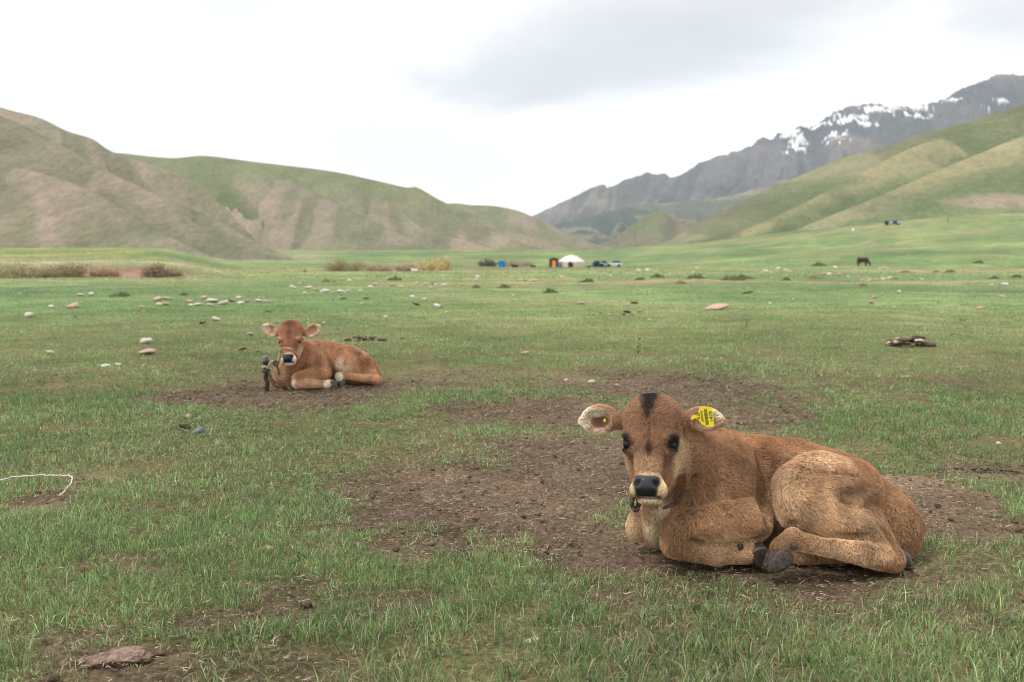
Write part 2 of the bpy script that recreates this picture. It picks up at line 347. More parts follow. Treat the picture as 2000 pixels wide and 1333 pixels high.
def col_greenleft(P, s, t, g, g2, sw):
    c = col_left(P, s, t, g, g2, sw); u, v = pix(P); q = np.clip(((u - 390) * 130 + (v - 335) * 125) / (130 ** 2 + 125 ** 2), 0, 1); dl = np.hypot(u - 390 - 130 * q, v - 335 - 125 * q)
    c = mx(c, srgb(84, 98, 62), np.exp(-((dl + 14 * (fbm(P[:, 0] * .03, P[:, 2] * .06, None, 3, 15) - .5)) / 26) ** 2) * .8)   # greener scrub down the ravine
    return mx(c, np.array(srgb(112, 118, 86)), (1 - sst(.04, .40, t + .35 * (fbm(P[:, 0] * .008, P[:, 2] * .02, None, 3, 5) - .5))) * .85)
def col_right(P, s, t, g, g2, sw):
    n = fbm(sw * .010, t * 1.4, None, 4, 111); n2_ = fbm(P[:, 0] * .02, P[:, 2] * .05, None, 4, 113)
    c = np.tile(np.array(srgb(112, 124, 76)), (len(P), 1)); c = mx(c, srgb(146, 138, 100), sst(.50, .66, n) * .8 * (1 - sst(.55, .85, t))); c = mx(c, srgb(96, 106, 66), sst(.5, .7, n2_) * .5)
    c = mx(c, srgb(90, 98, 62), sst(.5, .95, g) * .6); c = mx(c, srgb(112, 132, 70), sst(.45, .85, t)); c = mx(c, srgb(132, 116, 90), (1 - sst(.0, .35, s)) * sst(.35, .7, n2_ + .15) * .7)
    sc_ = np.exp(-(((P[:, 0] - scar[0]) / 34) ** 2 + ((P[:, 2] - scar[2]) / 4.5) ** 2)); c = mx(c, srgb(152, 132, 110), sst(.40, .75, sc_ + 1.1 * (n2_ - .5)) * .85); return desat(c, .20) * np.array([.90, .92, .95])
scar = at(1965, 400, 520)
def col_mount(P, s, t, g, g2, sw):
    n = fbm(P[:, 0] * .003 + P[:, 1] * .002, P[:, 2] * .004, None, 5, 121); n2_ = fbm(P[:, 0] * .004, P[:, 2] * .006, None, 5, 123); n3 = fbm(P[:, 0] * .009 + P[:, 1] * .004, P[:, 2] * .011, None, 5, 125)
    c = np.tile(np.array(srgb(100, 94, 96)), (len(P), 1)); c = mx(c, srgb(70, 68, 76), sst(.45, .65, n2_) * .8); c = mx(c, srgb(132, 118, 106), sst(.52, .7, n) * .7)
    c = mx(c, srgb(74, 82, 62), sst(.30, .62, t + .5 * (n2_ - .5)) * .85); c = mx(c, srgb(120, 112, 90), sst(.55, .68, n3) * sst(.25, .5, t) * .7); c = mx(c, srgb(58, 64, 52), sst(.6, 1, g2) * .5)
    u, v = pix(P)
    def snow(u0, v0, ru, rv, k_=1.0): return k_ * np.exp(-(((u - u0) / ru) ** 2 + ((v - v0) / rv) ** 2))
    sn = np.max([snow(1665, 228, 42, 24), snow(1720, 210, 48, 15), snow(1790, 212, 40, 10, .9), snow(1855, 196, 42, 12, .9), snow(1552, 276, 22, 26, .9), snow(1600, 250, 30, 14, .6), snow(1690, 240, 22, 10, .8), snow(1900, 178, 24, 10, .7), snow(1810, 222, 22, 7, .8), snow(1540, 292, 12, 14, .7), snow(1620, 262, 60, 18, .42), snow(1930, 200, 70, 26, .35)], 0)
    tex = fbm(P[:, 0] * .012, P[:, 2] * .016, None, 4, 127) * .6 + n3 * .5
    tex2 = fbm(P[:, 0] * .035 + P[:, 1] * .012, P[:, 2] * .030, None, 5, 129, .6)
    w_ = sst(.50, .56, sn * .55 + (tex2 - .5) * 2.3 + .25 * gul_w(g2)) * (sn > .10); return mx(c * .95, (.80, .81, .84), w_)
def gul_w(g2): return g2 - .5
def col_foot(P, s, t, g, g2, sw):
    n2_ = fbm(P[:, 0] * .02, P[:, 2] * .03, None, 4, 133); c = np.tile(np.array(srgb(112, 104, 84)), (len(P), 1)); c = mx(c, srgb(104, 110, 78), sst(.45, .6, n2_)); return mx(c, srgb(84, 84, 64), sst(.5, 1, g2) * .5)
convex = lambda T: 1 - T ** 1.15 * (1 - .0 * T); smooth = lambda T: .5 * (1 - T) + .5 * (1 - sst(0, 1, T)); steep = lambda T: (1 - T) ** 1.12
spurp = lambda T: .45 * (1 - T) ** 1.4 + .55 * (1 - sst(0, 1, T))
def col_spur(P, s, t, g, g2, sw):
    c = col_right(P, s, t, g, g2, sw); return mx(c, srgb(146, 138, 104), np.exp(-((t - .06) / .16) ** 2) * .75 * sst(.3, .5, fbm(P[:, 0] * .02, P[:, 2] * .04, None, 3, 7) + .1))
def col_mid(P, s, t, g, g2, sw):
    n = fbm(P[:, 0] * .006 + P[:, 1] * .003, P[:, 2] * .010, None, 5, 141); n2_ = fbm(P[:, 0] * .02 + P[:, 1] * .01, P[:, 2] * .03, None, 4, 143)
    c = np.tile(np.array(srgb(92, 94, 80)), (len(P), 1)); c = mx(c, srgb(66, 74, 62), sst(.48, .58, n)); c = mx(c, srgb(132, 120, 100), sst(.55, .66, n2_) * .8); return c * .92
# far mountain first, then nearer hills
hill('mountain', [(930, 480, 4700), (1040, 423, 4600), (1100, 395, 4550), (1170, 362, 4500), (1190, 366, 4500), (1245, 343, 4450), (1290, 341, 4450), (1322, 345, 4400), (1370, 318, 4400), (1430, 300, 4350), (1478, 278, 4300), (1490, 267, 4300), (1508, 271, 4300), (1522, 261, 4300), (1545, 258, 4250), (1562, 248, 4250), (1582, 250, 4250), (1620, 228, 4200), (1650, 215, 4200), (1700, 207, 4150), (1750, 206, 4150), (1790, 205, 4100), (1830, 200, 4100), (1860, 186, 4050), (1900, 165, 4000), (1930, 152, 4000), (1955, 147, 4000), (2000, 150, 3950), (2120, 165, 3900), (2300, 130, 3800)],
     [(980, 490, 3200), (1150, 490, 2800), (1400, 490, 2500), (1700, 490, 2300), (2100, 490, 2200), (2500, 490, 2100)], 540, 130, steep, .13, .0030, 201, col_mount, RM, 'far rocky mountain ridge with patches of snow along its crest', rough=.14, sink=20, skew=.5, warp=1.2, sec=.6)
hill('mountain', [(1000, 470, 3700), (1080, 440, 3600), (1150, 424, 3500), (1230, 404, 3400), (1330, 394, 3300), (1430, 382, 3200), (1560, 340, 3100), (1700, 296, 3000), (1850, 252, 2900), (2000, 236, 2800), (2200, 200, 2700)], [(1060, 490, 2500), (1150, 490, 2300), (1280, 490, 2150), (1420, 490, 2050), (1600, 490, 1950), (1800, 490, 1900), (2000, 490, 1850), (2250, 490, 1800)], 280, 70, steep, .22, .006, 205, col_mid, RM, 'dark scrubby lower slopes in front of the snowy mountain ridge', rough=.10, sink=15, skew=.4, warp=1.2, sec=.5)
hill('hill', [(1120, 489, 1700), (1190, 470, 1650), (1235, 440, 1600), (1283, 414, 1560), (1330, 432, 1540), (1390, 440, 1500), (1450, 470, 1480)], [(1130, 490, 1250), (1200, 490, 1200), (1260, 490, 1150), (1330, 490, 1120), (1400, 490, 1100), (1480, 490, 1080)], 120, 50, steep, .20, .012, 211, col_foot, HM, 'small brown conical hill at the mouth of the side valley', sink=8)
hill('hill', [(760, 420, 1560), (870, 399, 1480), (920, 401, 1440), (965, 403, 1400), (1010, 412, 1350), (1050, 429, 1300), (1110, 456, 1200), (1190, 488, 1100), (1240, 494, 1050)], [(760, 498, 900), (880, 498, 900), (980, 497, 900), (1060, 496, 900), (1130, 495, 900), (1180, 494, 900), (1220, 493, 900), (1260, 493, 920), (1290, 493, 940)], 200, 60, smooth, .10, .010, 221, col_greenleft, HM, 'low grey green spur closing the left side of the valley', sink=6, skew=.6)
hill('hill', [(60, 300, 1060), (150, 297, 1010), (225, 299, 980), (330, 309, 960), (400, 305, 950), (500, 317, 930), (640, 334, 900), (720, 350, 880), (790, 366, 850), (815, 367, 840), (860, 392, 815), (920, 418, 790), (1000, 447, 750), (1090, 478, 700), (1170, 497, 660)],
     [(230, 505, 500), (330, 505, 500), (420, 505, 500), (540, 505, 500), (640, 505, 500), (740, 503, 510), (820, 503, 520), (880, 503, 530), (940, 503, 540), (990, 503, 550), (1040, 502, 560), (1080, 500, 570), (1120, 499, 580), (1160, 498, 590), (1210, 497, 600)], 240, 70, smooth, .22, .0075, 231, col_greenleft, HM, 'long rounded grassy hill with diagonal gullies on the left of the valley', skew=.5)
hill('hill', [(-420, 60, 830), (-200, 150, 760), (0, 210, 700), (75, 230, 680), (130, 256, 660), (180, 272, 640), (222, 298, 620), (330, 335, 585), (415, 385, 545), (470, 440, 515), (515, 485, 495)], [(-420, 500, 480), (-200, 500, 470), (0, 500, 450), (130, 500, 440), (220, 500, 440), (290, 500, 435), (360, 500, 430), (430, 500, 425), (490, 500, 425), (530, 500, 430), (560, 500, 435)], 200, 60, convex, .14, .011, 241, col_left, HM, 'brown green ridge sloping down behind the nearest bare spur', skew=.4)
hill('hill', [(-520, 20, 560), (-250, 128, 520), (0, 226, 480), (100, 273, 460), (200, 329, 440), (280, 369, 425), (400, 420, 400), (480, 462, 385), (560, 500, 370)], [(-520, 510, 240), (-300, 500, 270), (0, 480, 300), (150, 495, 305), (280, 505, 310), (380, 510, 320), (480, 512, 330), (560, 512, 340), (620, 508, 352)], 220, 70, convex, .12, .012, 251, col_left, HM, 'nearest bare brown green hillside spur with stony slope', skew=.5)
hill('hill', [(1265, 490, 980), (1300, 474, 960), (1335, 453, 940), (1400, 418, 900), (1480, 380, 860), (1560, 345, 830), (1640, 311, 800), (1720, 290, 780), (1800, 263, 760), (1900, 235, 740), (2000, 203, 720), (2200, 130, 700), (2500, 40, 680)], [(1240, 490, 760), (1300, 488, 700), (1380, 480, 640), (1460, 472, 590), (1540, 466, 550), (1620, 460, 520), (1700, 456, 490), (1780, 451, 465), (1860, 447, 440), (1960, 442, 425), (2060, 436, 410), (2260, 425, 400), (2560, 410, 390)], 220, 70, smooth, .15, .0085, 261, col_right, HM, 'green grassy mountainside rising on the right of the valley', skew=-.8)

for (cr_, ft_, lb, cf, kw) in (
    ([(430, 335, 1010), (500, 337, 940), (550, 346, 885), (595, 366, 840), (650, 395, 780), (720, 430, 720), (790, 462, 660), (850, 488, 610)], [(360, 505, 570), (420, 505, 560), (480, 505, 550), (540, 505, 545), (600, 504, 540), (660, 504, 540), (730, 503, 545), (800, 502, 555)], 'broad brown lobe running down the long rounded hill', col_left, {}),
    ([(580, 352, 1000), (640, 350, 925), (690, 360, 875), (715, 368, 855), (760, 396, 810), (830, 434, 750), (900, 466, 690), (970, 490, 640)], [(520, 505, 580), (580, 504, 570), (640, 504, 565), (700, 503, 565), (780, 503, 570), (850, 502, 580), (920, 500, 590)], 'second diagonal spur of the long rounded hill', col_left, {}),
    ([(750, 385, 960), (800, 382, 880), (850, 396, 820), (920, 428, 760), (990, 458, 710), (1060, 482, 670)], [(700, 503, 600), (770, 503, 590), (840, 502, 590), (900, 502, 595), (960, 501, 600), (1020, 500, 610)], 'last low spur of the long rounded hill above the yurt', col_left, {}),
    ([(-300, 240, 470), (-100, 300, 440), (0, 325, 425), (50, 331, 415), (100, 345, 405), (150, 362, 395), (200, 386, 385), (250, 415, 372), (300, 445, 358), (360, 478, 345), (420, 505, 335)], [(-300, 505, 260), (-150, 490, 270), (-60, 482, 280), (0, 485, 285), (50, 488, 290), (100, 492, 294), (150, 497, 298), (200, 501, 303), (250, 505, 308), (310, 508, 314), (380, 510, 322)], 'lower stony shoulder in front of the nearest bare hillside', col_left, {}),
    ([(1980, 275, 860), (1910, 268, 790), (1850, 270, 730), (1800, 282, 700), (1740, 308, 670), (1670, 345, 640), (1600, 382, 610), (1515, 425, 580), (1450, 458, 565), (1400, 500, 555)], [(2140, 430, 460), (2100, 430, 470), (2050, 430, 480), (1980, 440, 490), (1900, 446, 500), (1820, 452, 510), (1740, 458, 515), (1640, 464, 525), (1560, 470, 538), (1500, 475, 545)], 'long straw coloured spur descending the green mountainside', col_spur, {}),
    ([(2200, 190, 640), (2050, 245, 620), (1950, 285, 600), (1850, 326, 580), (1770, 360, 560), (1690, 395, 545), (1610, 432, 530), (1550, 500, 515)], [(2350, 420, 400), (2200, 430, 410), (2080, 437, 420), (1980, 443, 440), (1890, 448, 455), (1800, 453, 470), (1720, 458, 485), (1660, 462, 495)], 'lower green spur of the mountainside above the trailer', col_spur, {})):
    hill('hill', cr_, ft_, 110, 46, spurp, .06, .014, 271 + len(lb), cf, HM, lb, sink=5, skew=.2, sec=.3)

# ------------------------------------------------------------------ air
hz = bpy.data.materials.new('air'); hz.use_nodes = True; t = hz.node_tree; t.nodes.clear()
pv = N(t, 'ShaderNodeVolumePrincipled'); pv.inputs['Color'].default_value = (.74, .86, 1.0, 1); pv.inputs['Density'].default_value = 8.0e-5; pv.inputs['Anisotropy'].default_value = .0
mo = N(t, 'ShaderNodeOutputMaterial'); L(t, pv.outputs[0], mo.inputs['Volume'])
x0, x1, y0, y1, z0, z1 = -6400, 6400, -700, 6600, -40, 1200
Vh = np.array([(x, y, z) for z in (z0, z1) for y in (y0, y1) for x in (x0, x1)], float)
Fh = np.array([(0, 2, 3, 1), (4, 5, 7, 6), (0, 1, 5, 4), (2, 6, 7, 3), (0, 4, 6, 2), (1, 3, 7, 5)])
link('haze', mesh_np('haze', Vh, Fh, hz, False), kind='stuff', label='thin pale haze filling the valley air', cat='haze')
# ------------------------------------------------------------------ grass, straw, clods
GM = bpy.data.materials.new('grass_blade'); GM.use_nodes = True; t = GM.node_tree; t.nodes.clear()
c_ = attr(t, 'col'); df = N(t, 'ShaderNodeBsdfDiffuse'); tl = N(t, 'ShaderNodeBsdfTranslucent'); gs = N(t, 'ShaderNodeBsdfGlossy'); gs.inputs['Roughness'].default_value = .5
mA = N(t, 'ShaderNodeMixShader'); mB = N(t, 'ShaderNodeMixShader'); mA.inputs[0].default_value = .30; mB.inputs[0].default_value = .05
L(t, c_, df.inputs[0]); L(t, c_, tl.inputs[0]); gs.inputs[0].default_value = (.6, .6, .6, 1)
L(t, df.outputs[0], mA.inputs[1]); L(t, tl.outputs[0], mA.inputs[2]); L(t, mA.outputs[0], mB.inputs[1]); L(t, gs.outputs[0], mB.inputs[2])
mo = N(t, 'ShaderNodeOutputMaterial'); L(t, mB.outputs[0], mo.inputs[0])
SM, t, b = bsdf('straw_litter', (.3, .25, .18), .8, .2); L(t, attr(t, 'col'), b.inputs['Base Color'])
CM, t, b = bsdf('soil_clod', (.1, .08, .06), .95, .1); L(t, mixc(t, 1.0, attr(t, 'col'), ramp(t, noise_n(t, 120, 4), [(.3, (.7, .7, .7)), (.7, (1.3, 1.28, 1.25))]), 'MULTIPLY'), b.inputs['Base Color'])
QUICK = bool(os.environ.get('QUICK'))
def sample_xy(n, y0, y1, r, spread=.62):
    y = np.sqrt(r.random(n) * (y1 ** 2 - y0 ** 2) + y0 ** 2); x = (r.random(n) * 2 - 1) * spread * (y + .5); return x, y
def under_calf(x, y, m=0.0):
    a = ((x - .98) / (.50 + m)) ** 2 + ((y - 3.38) / (.17 + m)) ** 2 < 1
    b_ = ((x + 1.52) / (.44 + m)) ** 2 + ((y - 7.92) / (.17 + m)) ** 2 < 1; return a | b_
def blades(n, y0, y1, hmin, hmax, wid, seed, tuftsz, seg=True):
    r = np.random.default_rng(seed); n = n // (4 if QUICK else 1)
    tx, ty = sample_xy(max(n // 7, 1), y0, y1, r)
    dm = dirt(tx, ty); patchy = fbm(tx * 2.2, ty * 2.2, None, 3, 301)
    keep = r.random(len(tx)) < np.clip((1 - 1.08 * dm) * (.20 + 1.25 * sst(.26, .62, patchy)), .02, 1); keep &= ~under_calf(tx, ty, -.04)
    tx, ty, dm = tx[keep], ty[keep], dm[keep]; k = r.integers(5, 13, len(tx)); i = np.repeat(np.arange(len(tx)), k); n = len(i)
    ang = r.random(n) * 6.283; rad = tuftsz * np.sqrt(r.random(n)); x = tx[i] + np.cos(ang) * rad; y = ty[i] + np.sin(ang) * rad
    lush = fbm(x * 1.0, y * 1.0, None, 3, 303); tl_ = (r.random(len(tx)))[i]
    hh = (hmin + (hmax - hmin) * r.random(n) ** 1.7) * (.55 + .9 * lush) * (.75 + .6 * tl_) * (1 - .55 * dm[i]) * (1 + .25 * (1 - sst(2.2, 3.2, y)))
    az = ang + r.normal(0, .8, n); lean = np.clip(r.normal(.72, .38, n), .05, 1.5) + .3 * dm[i]
    dx, dy = np.cos(az), np.sin(az); w_ = wid * r.uniform(.6, 1.4, n)
    z = gz(x, y) - .004
    sx, sy = -dy * w_ * .5, dx * w_ * .5
    fa = r.random(n) * 6.283; sx, sy = np.cos(fa) * w_ * .5, np.sin(fa) * w_ * .5
    l1, l2 = lean * .55, np.minimum(lean * 1.5, 1.75)
    mxp = x + dx * np.sin(l1) * hh * .55; myp = y + dy * np.sin(l1) * hh * .55; mz = z + np.cos(l1) * hh * .55
    tpx = mxp + dx * np.sin(l2) * hh * .5; tpy = myp + dy * np.sin(l2) * hh * .5; tz = np.maximum(mz + np.cos(l2) * hh * .5, z + .006)
    # colours
    g1, g2, g3 = np.array(srgb(126, 160, 90)), np.array(srgb(172, 196, 136)), np.array(srgb(90, 126, 72)); dr = np.array(srgb(180, 166, 132))
    q = fbm(x * .8, y * .8, None, 3, 305)[:, None] * .6 + .4 * r.random((n, 1)); c = g3 * (1 - sst(.25, .5, q)) + g1 * sst(.25, .5, q); c = c + (g2 - c) * sst(.5, .8, q)
    c = c * (.92 + .16 * sst(4, 14, y))[:, None]; bl = r.random((n, 1)) < .12; c = np.where(bl, c * .6 + np.array(srgb(132, 158, 132)) * .4, c)
    pd = .10 + .13 * (1 - sst(2.3, 3.3, y)) + .30 * dm[i] + .22 * sst(.55, .75, fbm(x * .6, y * .6, None, 3, 307)) + .45 * np.exp(-((y - 62) / 14) ** 2) * sst(.34, .54, fbm(x * .06, y * .10, None, 4, 77)) + .35 * np.exp(-((y - 150) / 30) ** 2); isd = r.random(n) < pd; c = np.where(isd[:, None], dr * r.uniform(.45, 1.1, (n, 1)), c)
    c = c * np.clip(r.normal(1.0, .32, (n, 1)), .35, 1.9) * np.clip(r.normal(1.0, .22, (len(tx), 1)), .5, 1.6)[i]
    if seg:
        V = np.stack([np.stack([x - sx, y - sy, z], 1), np.stack([x + sx, y + sy, z], 1), np.stack([mxp - sx * .85, myp - sy * .85, mz], 1), np.stack([mxp + sx * .85, myp + sy * .85, mz], 1), np.stack([tpx, tpy, tz], 1)], 1).reshape(-1, 3)
        o = np.arange(n)[:, None] * 5; F = np.concatenate([o + np.array([[0, 1, 3]]), o + np.array([[0, 3, 2]]), o + np.array([[2, 3, 4]])]); return V, F, np.repeat(c, 5, 0)
    V = np.stack([np.stack([x - sx, y - sy, z], 1), np.stack([x + sx, y + sy, z], 1), np.stack([tpx, tpy, tz], 1)], 1).reshape(-1, 3)
    return V, (np.arange(n)[:, None] * 3 + np.array([[0, 1, 2]])), np.repeat(c, 3, 0)
def join(parts):
    V, F, C, o = [], [], [], 0
    for v, f, c in parts: V.append(v); F.append(f + o); C.append(c); o += len(v)
    return np.concatenate(V), np.concatenate(F), np.concatenate(C)
parts = [blades(190000, 1.7, 4.2, .012, .058, .0020, 401, .024), blades(190000, 4.2, 7.5, .012, .046, .0028, 402, .032), blades(170000, 7.5, 13, .014, .042, .0050, 403, .05, False),
         blades(140000, 13, 24, .016, .045, .009, 404, .10, False), blades(110000, 24, 75, .022, .06, .022, 405, .25, False), blades(90000, 75, 260, .06, .20, .075, 406, .6, False)]
gv, gf, gc = join(parts); grass = link('grass', mesh_np('grass', gv, gf, GM, True, gc), kind='stuff', label='short green pasture grass with some dry blades', cat='grass')
def straw(n, seed):
    r = np.random.default_rng(seed); x, y = sample_xy(n, 1.8, 9, r); dm = dirt(x, y); k = (r.random(n) < .26 + .74 * dm) & ~under_calf(x, y, -.05); x, y, dm = x[k], y[k], dm[k]; n = len(x)
    a = r.random(n) * 6.283; ln = (.008 + .040 * r.random(n) ** 2) * (.8 + .05 * y); w_ = r.uniform(.0006, .0021, n) * (.8 + .09 * y); z = gz(x, y) + r.uniform(.002, .012, n); tlt = r.normal(0, .14, n)
    dx, dy = np.cos(a), np.sin(a); px_, py_ = -dy * w_, dx * w_; bend = r.normal(0, .25, n)
    A = np.stack([x - px_, y - py_, z], 1); B = np.stack([x + px_, y + py_, z + .001], 1); Cc = np.stack([x + dx * ln + px_ * bend * 8, y + dy * ln + py_ * bend * 8, z + np.abs(tlt) * ln], 1)
    V = np.stack([A, B, Cc], 1).reshape(-1, 3); cs = np.array([srgb(176, 158, 132), srgb(146, 126, 104), srgb(124, 114, 88), srgb(188, 172, 146), srgb(92, 74, 62), srgb(132, 112, 92), srgb(70, 56, 48), srgb(112, 92, 76), srgb(126, 106, 84)])
    return V, np.arange(n)[:, None] * 3 + np.array([[0, 1, 2]]), np.repeat(cs[r.integers(0, 9, n)] * r.uniform(.6, 1.05, (n, 1)), 3, 0)
v, f, c = straw(230000 // (3 if QUICK else 1), 411); link('straw_litter', mesh_np('straw_litter', v, f, SM, False, c), kind='stuff', label='dry straw and trampled grass litter on the dirt', cat='litter')
def ico(sub=1):
    bm = bmesh.new(); bmesh.ops.create_icosphere(bm, subdivisions=sub, radius=1.0); V = np.array([v.co[:] for v in bm.verts]); F = np.array([[v.index for v in f_.verts] for f_ in bm.faces]); bm.free(); return V, F
def clods(n, seed):
    r = np.random.default_rng(seed); x, y = sample_xy(n, 1.9, 11, r); dm = dirt(x, y); k = (r.random(n) < np.clip(dm * 1.3 - .25, .01, 1)) & ~under_calf(x, y, -.06); x, y = x[k], y[k]; n = len(x)
    bv, bf = ico(1); s_ = (.003 + .010 * r.random(n) ** 4) * (.95 + .02 * y); sc3 = s_[:, None] * r.uniform(.6, 1.3, (n, 3)) * np.array([1.2, 1.2, .75]); z = gz(x, y) + s_ * .2
    jit = r.uniform(.65, 1.3, (n, len(bv), 1)); V = bv[None] * jit * sc3[:, None, :] + np.stack([x, y, z], 1)[:, None, :]
    F = (bf[None] + (np.arange(n) * len(bv))[:, None, None]).reshape(-1, 3); c = np.array(srgb(108, 90, 77)) * r.uniform(.7, 1.3, (n, 1)); return V.reshape(-1, 3), F, np.repeat(c, len(bv), 0)
v, f, c = clods(14000 // (3 if QUICK else 1), 421); link('soil_clods', mesh_np('soil_clods', v, f, CM, False, c), kind='stuff', label='crumbled brown soil clods on the trampled dirt', cat='soil')

def clover(n, seed):
    r = np.random.default_rng(seed); x, y = sample_xy(n, 2.0, 8, r); dm = dirt(x, y); k = (r.random(n) < sst(.52, .64, fbm(x * 1.3 + 9, y * 1.3, None, 3, 309)) * np.clip(1 - 1.3 * dm, 0, 1)) & ~under_calf(x, y); x, y = x[k], y[k]; n = len(x); V, C = [], []
    m = 5; a = (r.random(n)[:, None] * 6.28 + np.arange(m)[None] * 6.283 / m + r.normal(0, .25, (n, m))).ravel(); X_ = np.repeat(x, m); Yy = np.repeat(y, m); z = gz(X_, Yy) + r.uniform(.004, .02, n * m); ln = r.uniform(.008, .02, n * m); w_ = ln * .38
    d = np.stack([np.cos(a), np.sin(a), r.uniform(-.1, .5, n * m)], 1); s_ = np.stack([-np.sin(a), np.cos(a), np.zeros(n * m)], 1); q = np.stack([X_, Yy, z], 1); l_ = ln[:, None]
    V = np.stack([q, q + d * l_ * .6 + s_ * w_[:, None], q + d * l_, q + d * l_ * .6 - s_ * w_[:, None]], 1).reshape(-1, 3); T = np.arange(n * m)[:, None] * 4; F = np.concatenate([T + np.array([[0, 1, 2]]), T + np.array([[0, 2, 3]])])
    return V, F, np.repeat(np.array(srgb(122, 148, 96)) * r.uniform(.65, 1.3, (n * m, 1)), 4, 0)
v, f, c = clover(9000, 431); link('low_weeds', mesh_np('low_weeds', v, f, GM, True, c), kind='stuff', label='low broad leaved weeds mixed into the near grass', cat='weeds')
# ------------------------------------------------------------------ calves: one continuous body each, grown from blended masses
class Sculpt:
    def __init__(s): s.ops = []
    def rc(s, a, b, ra, rb, k=.03, sub=False): s.ops.append(('rc', np.array(a, float), np.array(b, float), ra, rb, k, sub))
    def el(s, c, r, k=.03, rot=None, sub=False):
        s.ops.append(('el', np.array(c, float), np.array(r, float), np.eye(3) if rot is None else rot, None, k, sub))
    def bounds(s, op):
        m = op[5] * 1.0 + .035
        if op[0] == 'rc':
            r = max(op[3], op[4]); return np.minimum(op[1], op[2]) - r - m, np.maximum(op[1], op[2]) + r + m
        r = op[2].max(); return op[1] - r - m, op[1] + r + m
    def build(s, h):
        B = [s.bounds(o) for o in s.ops if not o[6]]
        lo = np.min([b[0] for b in B], 0); hi = np.max([b[1] for b in B], 0); lo[2] = max(lo[2], -.06)
        n = np.ceil((hi - lo) / h).astype(int) + 1
        D = np.full(n, .2, np.float32)
        ax = [lo[i] + h * np.arange(n[i]) for i in range(3)]
        for o in s.ops:
            b0, b1 = s.bounds(o)
            i0 = np.clip(((b0 - lo) / h).astype(int), 0, n); i1 = np.clip(((b1 - lo) / h).astype(int) + 2, 0, n)
            if (i1 <= i0).any(): continue
            sl = tuple(slice(i0[i], i1[i]) for i in range(3))
            X = ax[0][sl[0]][:, None, None]; Y = ax[1][sl[1]][None, :, None]; Z = ax[2][sl[2]][None, None, :]
            if o[0] == 'rc':
                a, b_, ra, rb = o[1], o[2], o[3], o[4]; ba = b_ - a; L2 = max(ba @ ba, 1e-9)
                px, py, pz = X - a[0], Y - a[1], Z - a[2]
                t = np.clip((px * ba[0] + py * ba[1] + pz * ba[2]) / L2, 0, 1)
                d = np.sqrt((px - t * ba[0]) ** 2 + (py - t * ba[1]) ** 2 + (pz - t * ba[2]) ** 2) - (ra + (rb - ra) * t)
            else:
                c, r, Q = o[1], o[2], o[3]; px, py, pz = X - c[0], Y - c[1], Z - c[2]
                q = [Q[i, 0] * px + Q[i, 1] * py + Q[i, 2] * pz for i in range(3)]
                k0 = np.sqrt(sum((q[i] / r[i]) ** 2 for i in range(3))); k1 = np.sqrt(sum((q[i] / r[i] ** 2) ** 2 for i in range(3)))
                d = k0 * (k0 - 1) / (k1 + 1e-6)
            k = o[5]; A = D[sl]
            if o[6]:
                g = np.maximum(k - np.abs(A + d), 0) / k; D[sl] = np.maximum(A, -d) + g * g * k / 4
            else:
                g = np.maximum(k - np.abs(A - d), 0) / k; D[sl] = np.minimum(A, d) - g * g * k / 4
        return surface_nets(D, lo, h)
def surface_nets(D, lo, h):
    S = D < 0; nx, ny, nz = D.shape
    cs = [(0,0,0),(1,0,0),(0,1,0),(1,1,0),(0,0,1),(1,0,1),(0,1,1),(1,1,1)]
    cnt = sum(S[a:nx-1+a, b:ny-1+b, c:nz-1+c].astype(np.int8) for a, b, c in cs)
    act = (cnt > 0) & (cnt < 8); I = np.argwhere(act); idx = np.full(act.shape, -1, np.int64); idx[act] = np.arange(len(I))
    val = np.stack([D[I[:,0]+a, I[:,1]+b, I[:,2]+c] for a, b, c in cs], 1)
    acc = np.zeros((len(I), 3)); num = np.zeros(len(I)); C = np.array(cs, float)
    for i in range(8):
        for j in range(i + 1, 8):
            if abs(C[i] - C[j]).sum() != 1: continue
            x = (val[:, i] < 0) != (val[:, j] < 0); t = np.where(x, val[:, i] / (val[:, i] - val[:, j] + 1e-12), 0)
            acc += x[:, None] * (C[i] + t[:, None] * (C[j] - C[i])); num += x
    V = lo + h * (I + acc / num[:, None])
    Q = []
    for axis in range(3):
        a = [slice(None)] * 3; b = [slice(None)] * 3; a[axis] = slice(0, -1); b[axis] = slice(1, None)
        e = np.argwhere(S[tuple(a)] != S[tuple(b)]); u, v = (axis + 1) % 3, (axis + 2) % 3
        ok = (e[:, u] > 0) & (e[:, v] > 0) & (e[:, u] < D.shape[u] - 1) & (e[:, v] < D.shape[v] - 1); e = e[ok]
        inside = S[tuple(e.T)]
        def g(du, dv):
            q = e.copy(); q[:, u] += du; q[:, v] += dv; return idx[tuple(q.T)]
        q = np.stack([g(-1, -1), g(0, -1), g(0, 0), g(-1, 0)], 1)
        q[~inside] = q[~inside][:, ::-1]; Q.append(q)
    F = np.concatenate(Q)
    for _ in range(2):                                   # light smoothing of the voxel steps
        A = np.zeros_like(V); c = np.zeros(len(V))
        for i in range(4):
            for j in (1, 3):
                np.add.at(A, F[:, i], V[F[:, (i + j) % 4]]); np.add.at(c, F[:, i], 1)
        V = .5 * V + .5 * A / c[:, None]
    return V, F
def vnormals(V, F):
    n = np.cross(V[F[:, 2]] - V[F[:, 0]], V[F[:, 3]] - V[F[:, 1]]); out = np.zeros_like(V)
    for i in range(4): np.add.at(out, F[:, i], n)
    return out / (np.linalg.norm(out, axis=1)[:, None] + 1e-12)

